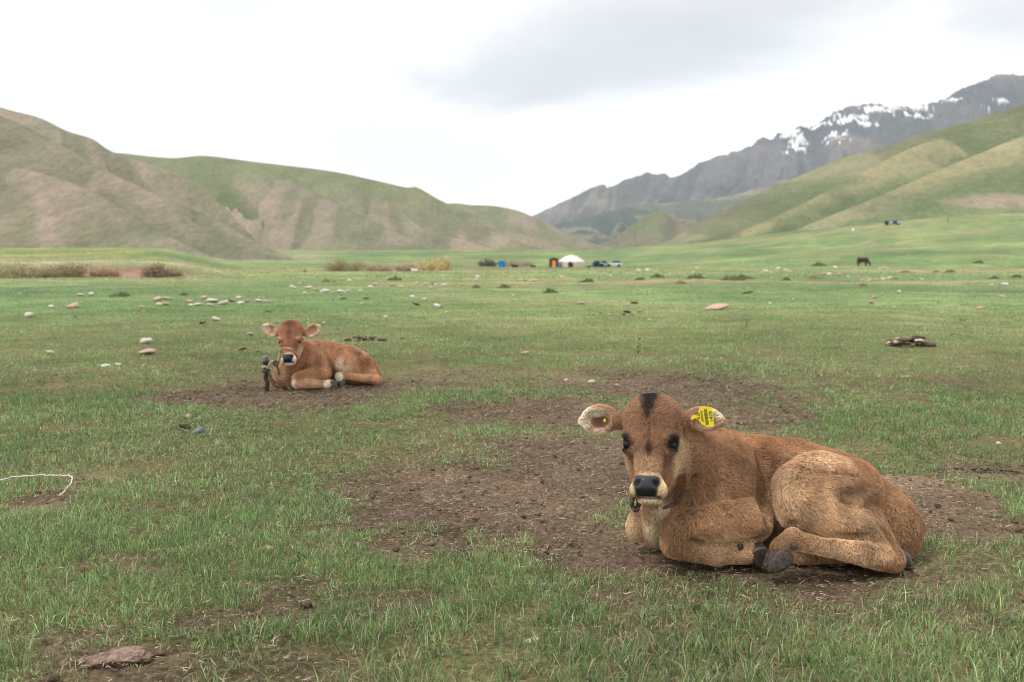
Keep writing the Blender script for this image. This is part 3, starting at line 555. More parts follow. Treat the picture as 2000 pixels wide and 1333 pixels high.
def make_fur_mat(name):
    m, t, b = bsdf(name, (.2, .1, .05), .62, .12)
    c = attr(t, 'hcol'); hi = N(t, 'ShaderNodeHairInfo'); L(t, mixc(t, 1.0, c, ramp(t, hi.outputs['Intercept'], [(.0, (.32, .28, .26)), (.5, (.84, .82, .80)), (1.0, (1.62, 1.62, 1.60))]), 'MULTIPLY'), b.inputs['Base Color'])   # hair dark at root, pale at tip, deepened to imitate shade between hairs
    try:
        b.inputs['Sheen Weight'].default_value = .05
    except Exception: pass
    return m
def make_skin_mat(name):
    m, t, b = bsdf(name, (.2, .1, .05), .75, .15)
    c = attr(t, 'col'); n = noise_n(t, 260, 3)
    L(t, mixc(t, 1.0, c, ramp(t, n, [(.3, (.75, .75, .75)), (.7, (1.1, 1.1, 1.1))]), 'MULTIPLY'), b.inputs['Base Color'])
    gl = attr(t, 'col', 'Alpha')                          # alpha carries the wetness of the nose pad
    L(t, math_n(t, 'SUBTRACT', .8, math_n(t, 'MULTIPLY', gl, .48)), b.inputs['Roughness'])
    bump(t, b, noise_n(t, 420, 3), .25, .002)
    return m
FUR, SKIN = make_fur_mat('calf_fur'), make_skin_mat('calf_skin')
HOOF = mottled('hoof_horn', srgb(40, 36, 34), srgb(92, 82, 76), 90, .5, .25, .0015, .4)
EYE, _t, _b = bsdf('eye_black', (.008, .006, .006), .3, .2)

def grow_fur(name, V, F, colf, flowf, n, parent, seed, rad=.00055, clump=.010, keep=None, lenmul=1.0):
    """flowf(P,N)-> (dir, length, lift); colf(P,N)->(rgb, fur 0..1)"""
    r = np.random.default_rng(seed)
    T = np.concatenate([F[:, [0, 1, 2]], F[:, [0, 2, 3]]]); a, b, c = V[T[:, 0]], V[T[:, 1]], V[T[:, 2]]
    ar = np.linalg.norm(np.cross(b - a, c - a), axis=1); cen = (a + b + c) / 3
    ar = ar * (cen[:, 2] > .004)
    pick = r.choice(len(T), n, p=ar / ar.sum()); q = r.random((n, 2)); f = q.sum(1) > 1; q[f] = 1 - q[f]
    P = a[pick] + q[:, :1] * (b[pick] - a[pick]) + q[:, 1:] * (c[pick] - a[pick])
    VN = vnormals(V, F); Nn = VN[T[pick, 0]] * (1 - q.sum(1))[:, None] + VN[T[pick, 1]] * q[:, :1] + VN[T[pick, 2]] * q[:, 1:]
    Nn /= np.linalg.norm(Nn, axis=1)[:, None]
    col, fur = colf(P, Nn)
    for a_, b_, r_ in FOLDS:                             # hair parts along the skin folds
        ba = b_ - a_; tt = np.clip(((P - a_) @ ba) / (ba @ ba), 0, 1); dd = np.linalg.norm(P - a_ - tt[:, None] * ba, axis=1); fur = fur * (.12 + .88 * sst(r_ * .9, r_ * 1.9, dd))
    k = r.random(n) < fur; P, Nn, col = P[k], Nn[k], col[k]; n = len(P)
    d, ln, lift = flowf(P, Nn); ln = ln * lenmul
    # low-frequency swirl
    sw = (np.stack([fbm(P[:, 0] * 28, P[:, 1] * 28, P[:, 2] * 28, 2, s) for s in (11, 23, 37)], 1) - .5) * 1.0
    cell = np.floor((P + (r.random((n, 3)) - .5) * clump * .9 + .5 * clump * np.sin(P[:, [1, 2, 0]] * 211)) / clump).astype(np.int64)
    key = cell[:, 0] * 73856093 ^ cell[:, 1] * 19349663 ^ cell[:, 2] * 83492791
    _, inv = np.unique(key, return_inverse=True); m = inv.max() + 1
    cj = r.normal(0, .20, (m, 3)); cshade = r.normal(0, .13, m); clift = r.normal(0, .10, m)
    d = d + sw + cj[inv] + r.normal(0, .12, (n, 3))
    d = d - Nn * (d * Nn).sum(1)[:, None]; d /= np.linalg.norm(d, axis=1)[:, None] + 1e-9
    lf = np.clip(lift + clift[inv] + r.normal(0, .06, n), .08, 1.2)[:, None]; ln = (ln * r.uniform(.55, 1.25, n))[:, None]
    p1 = P + ln * .34 * (d * np.cos(lf + .35) + Nn * np.sin(lf + .35))
    p2 = p1 + ln * .34 * (d * np.cos(lf) + Nn * np.sin(lf))
    p3 = p2 + ln * .34 * (d * np.cos(lf - .35) + Nn * np.sin(lf - .35))
    cnt = np.bincount(inv, minlength=m)[:, None]
    mt = np.stack([np.bincount(inv, p3[:, i], m) for i in range(3)], 1) / cnt
    mm = np.stack([np.bincount(inv, p2[:, i], m) for i in range(3)], 1) / cnt
    p3 = p3 + .50 * (mt[inv] - p3); p2 = p2 + .22 * (mm[inv] - p2)
    pts = np.stack([P - Nn * .002, p1, p2, p3], 1); pts[:, :, 2] = np.maximum(pts[:, :, 2], .003)
    hc = bpy.data.hair_curves.new(name); hc.add_curves([4] * n)
    hc.points.foreach_set('position', pts.astype(np.float32).ravel())
    ra = hc.attributes.get('radius') or hc.attributes.new('radius', 'FLOAT', 'POINT')
    ra.data.foreach_set('value', np.tile(np.array([1, .95, .75, .2], np.float32) * rad, n))
    shade = np.clip(1 + cshade[inv] + r.normal(0, .10, n), .5, 1.6)[:, None]
    cc = np.ones((n, 4), np.float32); col = col * .74 + col.mean(1)[:, None] * .26; col = col * np.array([1.22, 1.28, 1.22]); cc[:, :3] = np.clip(col * shade, 0, 1)
    ca = hc.attributes.new('hcol', 'FLOAT_COLOR', 'CURVE'); ca.data.foreach_set('color', cc.ravel())
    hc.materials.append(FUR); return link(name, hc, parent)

def blob_mix(P, base, blobs):
    """blobs: (centre, radii(3) or r, colour, strength, hardness); coat markings as soft 3-D patches"""
    c = np.tile(np.array(base, float), (len(P), 1))
    for b in blobs:
        ce, r_, co, st = b[:4]; hd = b[4] if len(b) > 4 else .5
        q = (P - ce) / np.asarray(r_); d = np.sqrt((q * q).sum(1)); d = d + (fbm(P[:, 0] * 40, P[:, 1] * 40, P[:, 2] * 40, 3, 5) - .5) * .5
        wgt = st * (1 - sst(hd, 1.0, d))[:, None]; c = c * (1 - wgt) + np.array(co) * wgt
    return c

def surface_points(k, pts, h=.012):
    """where the body surface lies under the given photo pixels (to set skin folds into it)"""
    V, _ = k.build(h); u, v = pix(V); out = []
    for (a, b_) in pts:
        d = (u - a) ** 2 + (v - b_) ** 2; c = np.argsort(d)[:400]; c = c[d[c] < max(64, d[c[12]])]; i = c[np.argsort(V[c, 1])[:5]]; out.append(at(a, b_, V[i, 1].mean()))
    return out
FOLDS = []
def creases(k, lines):
    flat = [p for ln, r_ in lines for p in ln]; S_ = surface_points(k, flat); i = 0
    for ln, r_ in lines:
        P = S_[i:i + len(ln)]; i += len(ln)
        for a, b_ in zip(P, P[1:]): k.rc(a + np.array([0, r_ * .3, 0]), b_ + np.array([0, r_ * .3, 0]), r_ * 1.35, r_ * 1.35, r_ * .9, True); FOLDS.append((a, b_, r_))
class Head:
    """head built in its own frame: a right, b up, c out of the face, unit 1.63 mm"""
    def __init__(s, O, yaw=0.0, roll=0.0, S=.00163, pitch=0.0):
        O = np.array(O); F_ = np.array([0, 0, CAM_H]) - O; F_ /= np.linalg.norm(F_)
        Rr = np.cross(np.array([0, 0, 1.0]), F_); Rr /= np.linalg.norm(Rr); U = np.cross(F_, Rr)
        M = np.stack([Rr, U, F_], 1)
        M = M @ np.array(Matrix.Rotation(yaw, 3, 'Y') @ Matrix.Rotation(pitch, 3, 'X') @ Matrix.Rotation(roll, 3, 'Z'))
        s.O, s.M, s.S = O, M, S
    def __call__(s, a, b, c): return s.O + s.S * (s.M @ np.array([a, b, c], float))
    def d(s, a, b, c): return s.M @ np.array([a, b, c], float)
    def loc(s, P): return ((P - s.O) @ s.M) / s.S
    def rot(s, ang=0.0, axis='Z'): return np.array(Matrix.Rotation(ang, 3, axis)).T @ s.M.T
    def rc(s, k, A, B, ra, rb, kk=16, sub=False): k.rc(s(*A), s(*B), ra * s.S, rb * s.S, kk * s.S, sub)
    def el(s, k, C, r, kk=16, ang=0.0, sub=False, axis='Z'): k.el(s(*C), np.array(r) * s.S, kk * s.S, s.rot(ang, axis), sub)
    def sculpt(s, k, ears):
        s.el(k, (2, 36, -34), (53, 57, 54), 22)
        s.el(k, (-19, 62, -44), (29, 29, 34), 18); s.el(k, (24, 62, -46), (29, 29, 34), 18); s.el(k, (4, 69, -48), (36, 29, 36), 18)
        s.el(k, (3, 2, -16), (52, 38, 44), 18)
        s.rc(k, (-29, -12, -34), (-17, -72, 14), 23, 15, 14); s.rc(k, (36, -12, -42), (24, -74, 10), 28, 16, 14)
        s.rc(k, (0, 2, 8), (1, -56, 42), 29, 23, 14)
        s.el(k, (3, -76, 48), (30, 22, 30), 10)
        s.el(k, (-19, -84, 57), (12, 13, 16), 7); s.el(k, (25, -84, 55), (13, 14, 16), 7)
        s.el(k, (0, -73, 72), (22, 17, 10), 5)
        s.el(k, (5, -102, 50), (22, 9, 20), 6)
        s.rc(k, (8, -94, 30), (12, -60, -40), 20, 34, 18)
        s.el(k, (-50, 2, 22), (13, 11, 11), 6, sub=True); s.el(k, (52, 3, 20), (13, 11, 11), 6, sub=True)
        s.rc(k, (-47, 19, 2), (-31, 9, 24), 5, 6, 10); s.rc(k, (50, 20, 0), (34, 10, 22), 5, 6, 10)
        s.rc(k, (-45, -11, 6), (-34, -13, 18), 5, 5, 10); s.rc(k, (48, -10, 4), (37, -12, 16), 5, 5, 10)
        s.el(k, (-18, -69, 82), (8.5, 10, 16), 3, R(-35), True); s.el(k, (19, -69, 82), (8.5, 10, 16), 3, R(35), True)
        s.rc(k, (-20, -94.5, 80), (27, -94, 78), 2.6, 2.6, 3, True)
        for e in ears:
            (bx, by, bz), (cx, cy, cz), (ra, rb, rd), ang, yw, hol = e
            s.rc(k, (bx, by, bz), (bx * .75 + cx * .25, by * .75 + cy * .25, bz * .75 + cz * .25), 15, 13, 12)
            s.el(k, (cx, cy, cz), (ra, rb, rd), 10, ang)
            sg = 1 if cx > 0 else -1; ca, sa = math.cos(ang), math.sin(ang); tx, ty = sg * ra * .98, -sg * 0; s.rc(k, (cx + sg * ra * .55 * ca, cy + sg * ra * .55 * sa, cz), (cx + sg * ra * 1.02 * ca, cy + sg * ra * 1.02 * sa, cz + 2), 9, 4, 10)
            if hol: s.el(k, (cx + hol[0], cy + hol[1], cz + rd * 1.0), (ra * .80, rb * .78, rd * 1.45), 4, ang, True)

def calf_eyes(H, root, spots=((-40, 0, 8, 10), (42, 1, 6, 10))):
    for (a, b, c, r_) in spots:
        bm = bmesh.new(); bmesh.ops.create_uvsphere(bm, u_segments=20, v_segments=14, radius=r_ * H.S)
        for v in bm.verts: v.co.z *= .86
        for f in bm.faces: f.smooth = True
        me = bpy.data.meshes.new('eye'); bm.to_mesh(me); bm.free(); me.materials.append(EYE)
        o = link('eye', me, root); o.location = H(a, b, c)
def make_hoof(name, P, fwd, up, ln, wd, ht, root):
    """cloven hoof: two wedge claws side by side, toe sloping, bevelled"""
    f = np.array(fwd, float); f /= np.linalg.norm(f); u = np.array(up, float); u -= f * (u @ f); u /= np.linalg.norm(u); s_ = np.cross(f, u)
    bm = bmesh.new(); prof = [(-.5, -.5), (-.52, .15), (-.40, .5), (.02, .52), (.34, .05), (.52, -.42), (.46, -.5)]
    for sd in (-1, 1):
        rings = []
        for j, (o, sc_) in enumerate(((-.26, .86), (-.20, .97), (0, 1.0), (.20, .97), (.26, .86))):
            rings.append([bm.verts.new(np.array(P) + s_ * wd * (sd * .265 * (1 - .12 * (x + .5)) + o * .92) + f * ln * x * sc_ + u * ht * y * sc_) for x, y in prof])
        n = len(prof)
        for a, b in zip(rings, rings[1:]):
            for i in range(n): bm.faces.new((a[i], a[(i + 1) % n], b[(i + 1) % n], b[i]))
        bm.faces.new(rings[0][::-1]); bm.faces.new(rings[-1])
    bmesh.ops.recalc_face_normals(bm, faces=bm.faces)
    bmesh.ops.subdivide_edges(bm, edges=bm.edges[:], cuts=1, smooth=.6, use_grid_fill=True)
    for fc in bm.faces: fc.smooth = True
    me = bpy.data.meshes.new(name); bm.to_mesh(me); bm.free(); me.materials.append(HOOF)
    return link(name, me, root)

def nose_paint(c, q, padcol=srgb(62, 63, 66), wide=1.0):
    yb = q[:, 1]; half = wide * np.interp(yb, [-97, -93, -84, -70, -60, -56], [17, 19, 20, 26, 25, 18])
    fr_ = q[:, 2] > 50
    pad = fr_ * (1 - sst(half - 2.5, half + 2.5, np.abs(q[:, 0]))) * sst(-98, -94, yb) * (1 - sst(-58, -53, yb))
    lip = fr_ * (1 - sst(20, 27, np.abs(q[:, 0] - 4))) * sst(-101, -98, yb) * (1 - sst(-93, -90, yb)) * (1 - pad)
    nos = fr_ * np.maximum(*[1 - sst(.5, 1.1, np.sqrt(((q[:, 0] - x_) / 8) ** 2 + ((yb + 69) / 9.5) ** 2)) for x_ in (-18, 19)])
    for w_, cc_ in ((pad, np.array(padcol)), (pad * (1 - sst(-88, -70, yb)) * .7, srgb(22, 21, 22)), (lip, srgb(84, 76, 74)), (nos, srgb(16, 15, 16))):  # lower pad painted darker, copying where the sky reflection on the nose ends
        c = c * (1 - w_[:, None]) + np.array(cc_) * w_[:, None]
    dk = np.clip(pad + lip + nos, 0, 1); fur = np.where(dk > .5, 0, 1.0)
    eye = (((q[:, 0] + 48) / 10) ** 2 + ((q[:, 1] + 0) / 7) ** 2 < 1) | (((q[:, 0] - 50) / 10) ** 2 + ((q[:, 1] - 1) / 7) ** 2 < 1)
    return c, np.where(eye & (q[:, 2] > 5), .0, fur), dk
def coat(H, base, blobs, headbase, hb, seed=3, **kw):
    hbl = [(np.array(b[0]),) + b[1:] for b in hb]
    def colf(P, Nn):
        c = blob_mix(P, base, blobs); q = H.loc(P); near = (np.abs(q[:, 0]) < 150) & (np.abs(q[:, 1]) < 125) & (q[:, 2] > -95)
        tone = .45 + 1.12 * fbm(P[:, 0] * 16, P[:, 1] * 16, P[:, 2] * 8, 3, seed); c = c * tone[:, None]
        hd = blob_mix(q, headbase, hbl)
        wgt = (near * (1 - sst(105, 118, -q[:, 1])) * sst(-95, -60, q[:, 2] + np.clip(np.abs(q[:, 0]) - 60, 0, 40)))[:, None]
        c = c * (1 - wgt) + hd * wgt
        c, fur, colf.wet = nose_paint(c, q, **kw); return c, fur
    return colf
def flow(H, seg, mul=.62):
    SP = np.array([s_[0] for s_ in seg]); SD = np.array([s_[1] for s_ in seg], float); SL = np.array([s_[2] for s_ in seg]); SF = np.array([s_[3] for s_ in seg])
    def flowf(P, Nn):
        d2 = ((P[:, None, :] - SP[None]) ** 2).sum(2); W = 1 / (d2 + .0006) ** 2; W /= W.sum(1)[:, None]
        d, ln, lf = W @ SD, (W @ SL) * mul, W @ SF
        q = H.loc(P); onh = (np.abs(q[:, 0]) < 66) & (q[:, 1] > -112) & (q[:, 1] < 118) & (q[:, 2] > -70)
        up = sst(-12, 12, q[:, 1] + 6); x = np.clip(q[:, 0] / 40, -1.3, 1.3)
        loc = np.stack([x, up - (1 - up) * .75, np.zeros(len(q))], 1) @ H.M.T
        d = np.where(onh[:, None], loc, d); ln = np.where(onh, np.where(q[:, 1] < -45, .0035, np.where(q[:, 1] > 60, .010, .0075)), ln); lf = np.where(onh, .38, lf)
        er = (np.abs(q[:, 0]) >= 62) & (q[:, 1] > 5) & (q[:, 1] < 95) & (q[:, 2] > -85)
        de = np.stack([np.sign(q[:, 0]), (q[:, 1] - 48) / 30, np.zeros(len(q))], 1) @ H.M.T
        hol = ((np.abs(q[:, 0]) - 102) / 27) ** 2 + ((q[:, 1] - 49) / 19) ** 2 < 1
        d = np.where(er[:, None], de, d); ln = np.where(er, np.where(hol & (q[:, 2] > -54), .0035, .011), ln); lf = np.where(er, .35, lf)
        return d, ln, lf
    return flowf
# ------------------------------------------------------------------ calf lying in front
def new_root(name, loc, label, cat, group=None):
    o = bpy.data.objects.new(name, None); sc.collection.objects.link(o); o.empty_display_size = .1
    o['_loc'] = 0; del o['_loc']; o.location = loc
    return tag(o, label, cat, group)
def adopt(root):
    """parts are built in world coordinates: cancel the root's offset"""
    for c in root.children: c.matrix_parent_inverse = Matrix.Translation(root.location).inverted()
FAST = bool(os.environ.get('CALF_FAST'))
def near_calf():
    root = new_root('calf', (0.95, 3.38, 0), 'light brown calf with yellow ear tag and black poll lying on bare dirt', 'calf', 'calves lying in the pasture')
    px = 3.3 / FPX
    k = Sculpt(); H = Head(at(1268, 870, 3.10), yaw=R(-4))
    # trunk
    k.el(at(1400, 960, 3.38), (.165, .155, .200), .05)
    k.el(at(1500, 970, 3.42), (.21, .185, .196), .06)
    k.el(at(1590, 984, 3.42), (.17, .175, .190), .06)
    k.el(at(1660, 1006, 3.40), (.135, .165, .188), .05)
    k.el(at(1720, 1034, 3.36), (.105, .15, .150), .05)
    k.rc(at(1390, 866, 3.42), at(1550, 892, 3.44), .043, .040, .05); k.rc(at(1550, 892, 3.44), at(1648, 918, 3.42), .040, .040, .05)
    # neck, throat, brisket
    k.rc(at(1390, 930, 3.34), at(1300, 868, 3.22), .135, .095, .05)
    k.rc(at(1350, 990, 3.26), at(1296, 930, 3.18), .085, .055, .05)
    k.rc(at(1280, 972, 3.17), at(1284, 1040, 3.25), .036, .044, .03)
    k.el(at(1318, 1020, 3.36), (.065, .105, .11), .05)
    # near foreleg: shoulder, forearm, knee, folded cannon, fetlock
    k.el(at(1425, 970, 3.26), (.095, .075, .12), .05)
    k.rc(at(1462, 1014, 3.205), at(1334, 1036, 3.13), .076, .062, .008)
    k.rc(at(1326, 1058, 3.13), at(1400, 1084, 3.15), .054, .034, .006)
    k.rc(at(1400, 1083, 3.155), at(1458, 1080, 3.155), .032, .033, .012)
    # far foreleg
    k.rc(at(1330, 1018, 3.46), at(1254, 1020, 3.40), .068, .048, .012); k.rc(at(1249, 1032, 3.39), at(1330, 1052, 3.44), .045, .03, .012)
    # near hind leg: thigh, stifle, gaskin, hock, cannon, fetlock, pastern
    k.el(at(1604, 968, 3.245), (.150, .105, .142), .014, np.array(Matrix.Rotation(R(24), 3, 'Y')).T)
    k.rc(at(1660, 956, 3.30), at(1560, 958, 3.19), .102, .086, .025)
    k.rc(at(1562, 992, 3.165), at(1690, 1046, 3.165), .076, .060, .03)
    k.rc(at(1680, 1030, 3.22), at(1740, 1090, 3.13), .080, .036, .02)
    k.rc(at(1700, 1076, 3.12), at(1742, 1096, 3.11), .052, .034, .02)
    k.rc(at(1718, 1088, 3.09), at(1620, 1070, 3.055), .038, .026, .006)
    k.rc(at(1620, 1070, 3.055), at(1550, 1054, 3.045), .026, .031, .006)
    k.rc(at(1548, 1053, 3.045), at(1522, 1070, 3.045), .031, .026, .010)
    # far hind foot under the belly, rump, tail
    k.rc(at(1650, 1085, 3.22), at(1560, 1088, 3.20), .03, .025, .02)
    k.el(at(1748, 1035, 3.33), (.075, .10, .105), .03)
    k.rc(at(1768, 985, 3.40), at(1787, 1030, 3.34), .022, .024, .008); k.rc(at(1787, 1030, 3.34), at(1772, 1070, 3.30), .026, .018, .008)
    # folds of loose skin
    creases(k, [([(1494, 892), (1494, 944), (1499, 986), (1504, 1014)], .026), ([(1481, 930), (1483, 960), (1488, 990)], .011), ([(1356, 935), (1346, 969), (1332, 992)], .014), ([(1329, 940), (1315, 980), (1302, 1016)], .016),
                ([(1340, 1001), (1368, 986), (1396, 980), (1412, 1000)], .009), ([(1349, 1055), (1371, 1064), (1415, 1064), (1465, 1054), (1494, 1046)], .009), ([(1580, 926), (1630, 926), (1668, 932)], .006), ([(1640, 979), (1662, 992)], .008),
                ([(1548, 1022), (1573, 1035), (1604, 1045), (1642, 1047), (1675, 1046)], .011), ([(1693, 1042), (1703, 1057)], .007), ([(1714, 1025), (1739, 1055), (1752, 1078)], .011), ([(1774, 994), (1781, 1022), (1766, 1055)], .009)])
    earL = ((-60, 46, -44), (-102, 49, -46), (36, 28, 12), R(6), 0, (-2, -1))
    earR = ((62, 48, -50), (102, 54, -60), (36, 23, 11), R(-6), 0, (3, -4))
    H.sculpt(k, (earL, earR))
    V, F = k.build(.006 if FAST else .0042)
    # ---- coat
    tan, brown, red = srgb(194, 150, 106), srgb(158, 112, 72), srgb(160, 106, 62)
    dark, pale, blk = srgb(92, 60, 40), srgb(222, 196, 162), srgb(38, 32, 32)
    sm = lambda u, v, Y: at(u, v, Y)
    blobs = [
        (sm(1480, 860, 3.45), (.5, .25, .10), red, .9, .3),
        (sm(1660, 900, 3.42), (.18, .3, .07), red, .9, .3),
        (sm(1470, 930, 3.2), (.22, .2, .10), srgb(148, 104, 68), .9, .3),
        (sm(1440, 915, 3.22), (.10, .12, .07), srgb(124, 86, 58), .5, .2), (sm(1380, 930, 3.2), (.06, .12, .09), srgb(122, 84, 56), .6, .2),
        (sm(1600, 1010, 3.15), (.26, .2, .20), tan, .85, .4),
        (sm(1600, 895, 3.25), (.17, .16, .045), srgb(212, 170, 126), .8, .1),
        (sm(1535, 960, 3.15), (.05, .12, .12), srgb(212, 170, 126), .8, .1),
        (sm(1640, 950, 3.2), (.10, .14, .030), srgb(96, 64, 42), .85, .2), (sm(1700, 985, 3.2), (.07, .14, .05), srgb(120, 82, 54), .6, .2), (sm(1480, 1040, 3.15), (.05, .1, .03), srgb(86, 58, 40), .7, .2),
        (sm(1575, 940, 3.17), (.05, .1, .04), srgb(140, 96, 64), .6, .3),
        (sm(1620, 1085, 3.08), (.26, .12, .075), srgb(212, 168, 122), .9, .4),
        (sm(1400, 1065, 3.17), (.22, .14, .09), srgb(200, 156, 112), .9, .4),
        (sm(1245, 1035, 3.38), (.09, .1, .08), srgb(208, 170, 128), .9, .5),
        (sm(1785, 1030, 3.33), (.05, .2, .10), srgb(142, 98, 64), .8, .4),
        (sm(1280, 1015, 3.21), (.046, .07, .13), srgb(200, 178, 148), .85, .4),
        (sm(1290, 985, 3.14), (.06, .08, .06), srgb(206, 180, 146), .9, .4),
    ]
    HS = H.S
    hb = [((0, 20, 0), (90, 90, 90), srgb(148, 102, 70), 1, .7), ((0, -40, 40), (46, 34, 60), srgb(184, 140, 98), .85, .3),
          ((60, -30, -20), (26, 60, 60), srgb(206, 168, 124), .9, .4), ((-52, -40, -10), (22, 50, 50), srgb(196, 156, 116), .8, .4),
          ((0, 45, 30), (50, 40, 40), srgb(142, 94, 62), .85, .3),
          ((-2, 94, -25), (26, 30, 60), blk, 1, .35), ((-3, 74, 5), (19, 24, 40), blk, .95, .3), ((-3, 58, 20), (8, 16, 30), blk, .8, .2), ((0, 26, 30), (5, 34, 40), srgb(84, 56, 42), .55, .3),
          ((2, -6, 38), (9, 20, 30), srgb(58, 40, 34), .9, .3),
          ((-46, 4, 14), (22, 25, 36), srgb(40, 33, 33), 1, .5), ((48, 5, 14), (23, 24, 36), srgb(40, 33, 33), 1, .5),
          ((-42, -28, 24), (12, 24, 30), srgb(92, 74, 66), .85, .3), ((44, -28, 22), (12, 26, 30), srgb(98, 80, 72), .8, .3),
          ((-54, 30, 0), (14, 24, 30), srgb(96, 72, 58), .7, .3), ((56, 30, 0), (14, 24, 30), srgb(104, 76, 60), .7, .3),
          ((4, -76, 64), (44, 30, 40), srgb(232, 196, 150), 1, .75), ((5, -104, 55), (30, 14, 34), srgb(214, 184, 146), 1, .6),
          ((-104, 50, -50), (46, 36, 30), srgb(196, 150, 112), 1, .7), ((-104, 46, -34), (27, 17, 14), srgb(96, 62, 50), 1, .5), ((-100, 44, -46), (27, 18, 26), srgb(104, 66, 52), .9, .4),
          ((-112, 62, -40), (30, 12, 30), srgb(236, 216, 192), .95, .5), ((-132, 46, -40), (16, 34, 30), srgb(234, 212, 188), .95, .5), ((-104, 24, -44), (34, 10, 24), srgb(226, 196, 166), .8, .4),
          ((104, 54, -60), (44, 34, 30), srgb(186, 140, 104), 1, .7), ((124, 62, -50), (24, 18, 24), srgb(228, 206, 182), .9, .4)]
    colf = coat(H, brown, blobs, srgb(156, 108, 72), hb)
    seg = [  # (point, direction, length, lift, weight radius)
        (at(1420, 930, 3.2), (1, .1, -.35), .020, .45), (at(1500, 900, 3.3), (1, 0, -.15), .018, .40), (at(1480, 1000, 3.2), (.8, 0, -.8), .022, .5),
        (at(1600, 880, 3.35), (1, 0, -.35), .017, .40), (at(1700, 940, 3.35), (.9, 0, -.7), .020, .45), (at(1770, 1010, 3.3), (.3, 0, -1), .024, .5),
        (at(1550, 930, 3.17), (-.2, 0, -1), .024, .5), (at(1600, 960, 3.12), (.7, 0, -.6), .024, .5), (at(1600, 1015, 3.1), (.9, 0, -.5), .022, .45),
        (at(1700, 1030, 3.15), (.6, 0, -.8), .022, .5), (at(1740, 1090, 3.1), (.2, 0, -1), .020, .45), (at(1650, 1075, 3.06), (-.8, 0, -.5), .016, .4),
        (at(1550, 1055, 3.05), (-1, 0, -.4), .013, .35), (at(1420, 1000, 3.15), (.6, 0, -.8), .022, .45), (at(1330, 1045, 3.12), (-.1, 0, -1), .015, .38),
        (at(1400, 1080, 3.13), (1, 0, -.2), .013, .35), (at(1250, 1030, 3.36), (0, 0, -1), .014, .4), (at(1295, 1030, 3.15), (0, -.1, -1), .032, .55),
        (at(1340, 960, 3.17), (.3, 0, -1), .022, .5), (at(1370, 880, 3.2), (.8, 0, -.5), .019, .45), (at(1790, 1050, 3.3), (-.1, 0, -1), .028, .5)]
    flowf = flow(H, seg)
    c, fr = colf(V, None)
    body = link('body', mesh_np('calf_body', V, F, SKIN, True, np.concatenate([c * np.where(fr > .5, .55, 1.0)[:, None], colf.wet[:, None]], 1)), root)  # skin under the fur is darkened to stand in for shade at the roots
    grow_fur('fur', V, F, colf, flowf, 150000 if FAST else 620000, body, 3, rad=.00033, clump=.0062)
    calf_eyes(H, root)
    make_hoof('hoof', at(1514, 1091, 3.04), (-.85, -.2, -.42), (-.2, 0, 1), .085, .060, .048, root)
    make_hoof('hoof', at(1484, 1082, 3.15), (.5, .2, -.9), (.9, 0, .4), .062, .05, .05, root)
    make_hoof('hoof', at(1768, 1092, 3.17), (.8, -.3, -.3), (0, 0, 1), .06, .05, .04, root)
    for P_, f_ in ((at(1550, 1068, 3.008), (-.2, -.5, -1)), (at(1446, 1069, 3.13), (.3, -.8, .2))):
        k2 = Sculpt(); k2.el(P_, (.010, .008, .013), .002); v2, f2 = k2.build(.0022); link('dewclaw', mesh_np('dewclaw', v2, f2, HOOF), root)
    ear_tags(H, root)
    adopt(root)
    return H
def plate(name, poly, th, M, mat, parent, holes=None):
    """flat polygon (2-D) extruded by th, placed with 4x4 M"""
    n = len(poly); V = [(x, y, -th / 2) for x, y in poly] + [(x, y, th / 2) for x, y in poly]
    F = [tuple(range(n))[::-1], tuple(range(n, 2 * n))] + [(i, (i + 1) % n, n + (i + 1) % n, n + i) for i in range(n)]
    me = bpy.data.meshes.new(name); me.from_pydata(V, [], F); me.update(); me.materials.append(mat)
    me.transform(M); return link(name, me, parent)
def frame(O, X, Yv):
    X = np.array(X, float); X /= np.linalg.norm(X); Yv = np.array(Yv, float); Yv -= X * (X @ Yv); Yv /= np.linalg.norm(Yv); Z = np.cross(X, Yv)
    m = Matrix.Identity(4)
    for i in range(3): m[i][0], m[i][1], m[i][2], m[i][3] = X[i], Yv[i], Z[i], O[i]
    return m
def text_mesh(name, s, size, M, mat, parent, sx=1.0):
    cu = bpy.data.curves.new(name, 'FONT'); cu.body = s; cu.size = size; cu.extrude = .00015; cu.align_x = 'CENTER'; cu.align_y = 'CENTER'; cu.offset = size * .012
    o = bpy.data.objects.new(name, cu); sc.collection.objects.link(o); dg = bpy.context.evaluated_depsgraph_get()
    me = bpy.data.meshes.new_from_object(o.evaluated_get(dg)); bpy.data.objects.remove(o)
    me.name = name; me.transform(M @ Matrix.Scale(sx, 4, (1, 0, 0))); me.materials.clear(); me.materials.append(mat); return link(name, me, parent)
YEL, _t, _b = bsdf('tag_yellow_plastic', srgb(226, 206, 24), .38, .45)
INK, _t, _b = bsdf('tag_print', srgb(48, 46, 22), .6, .3)
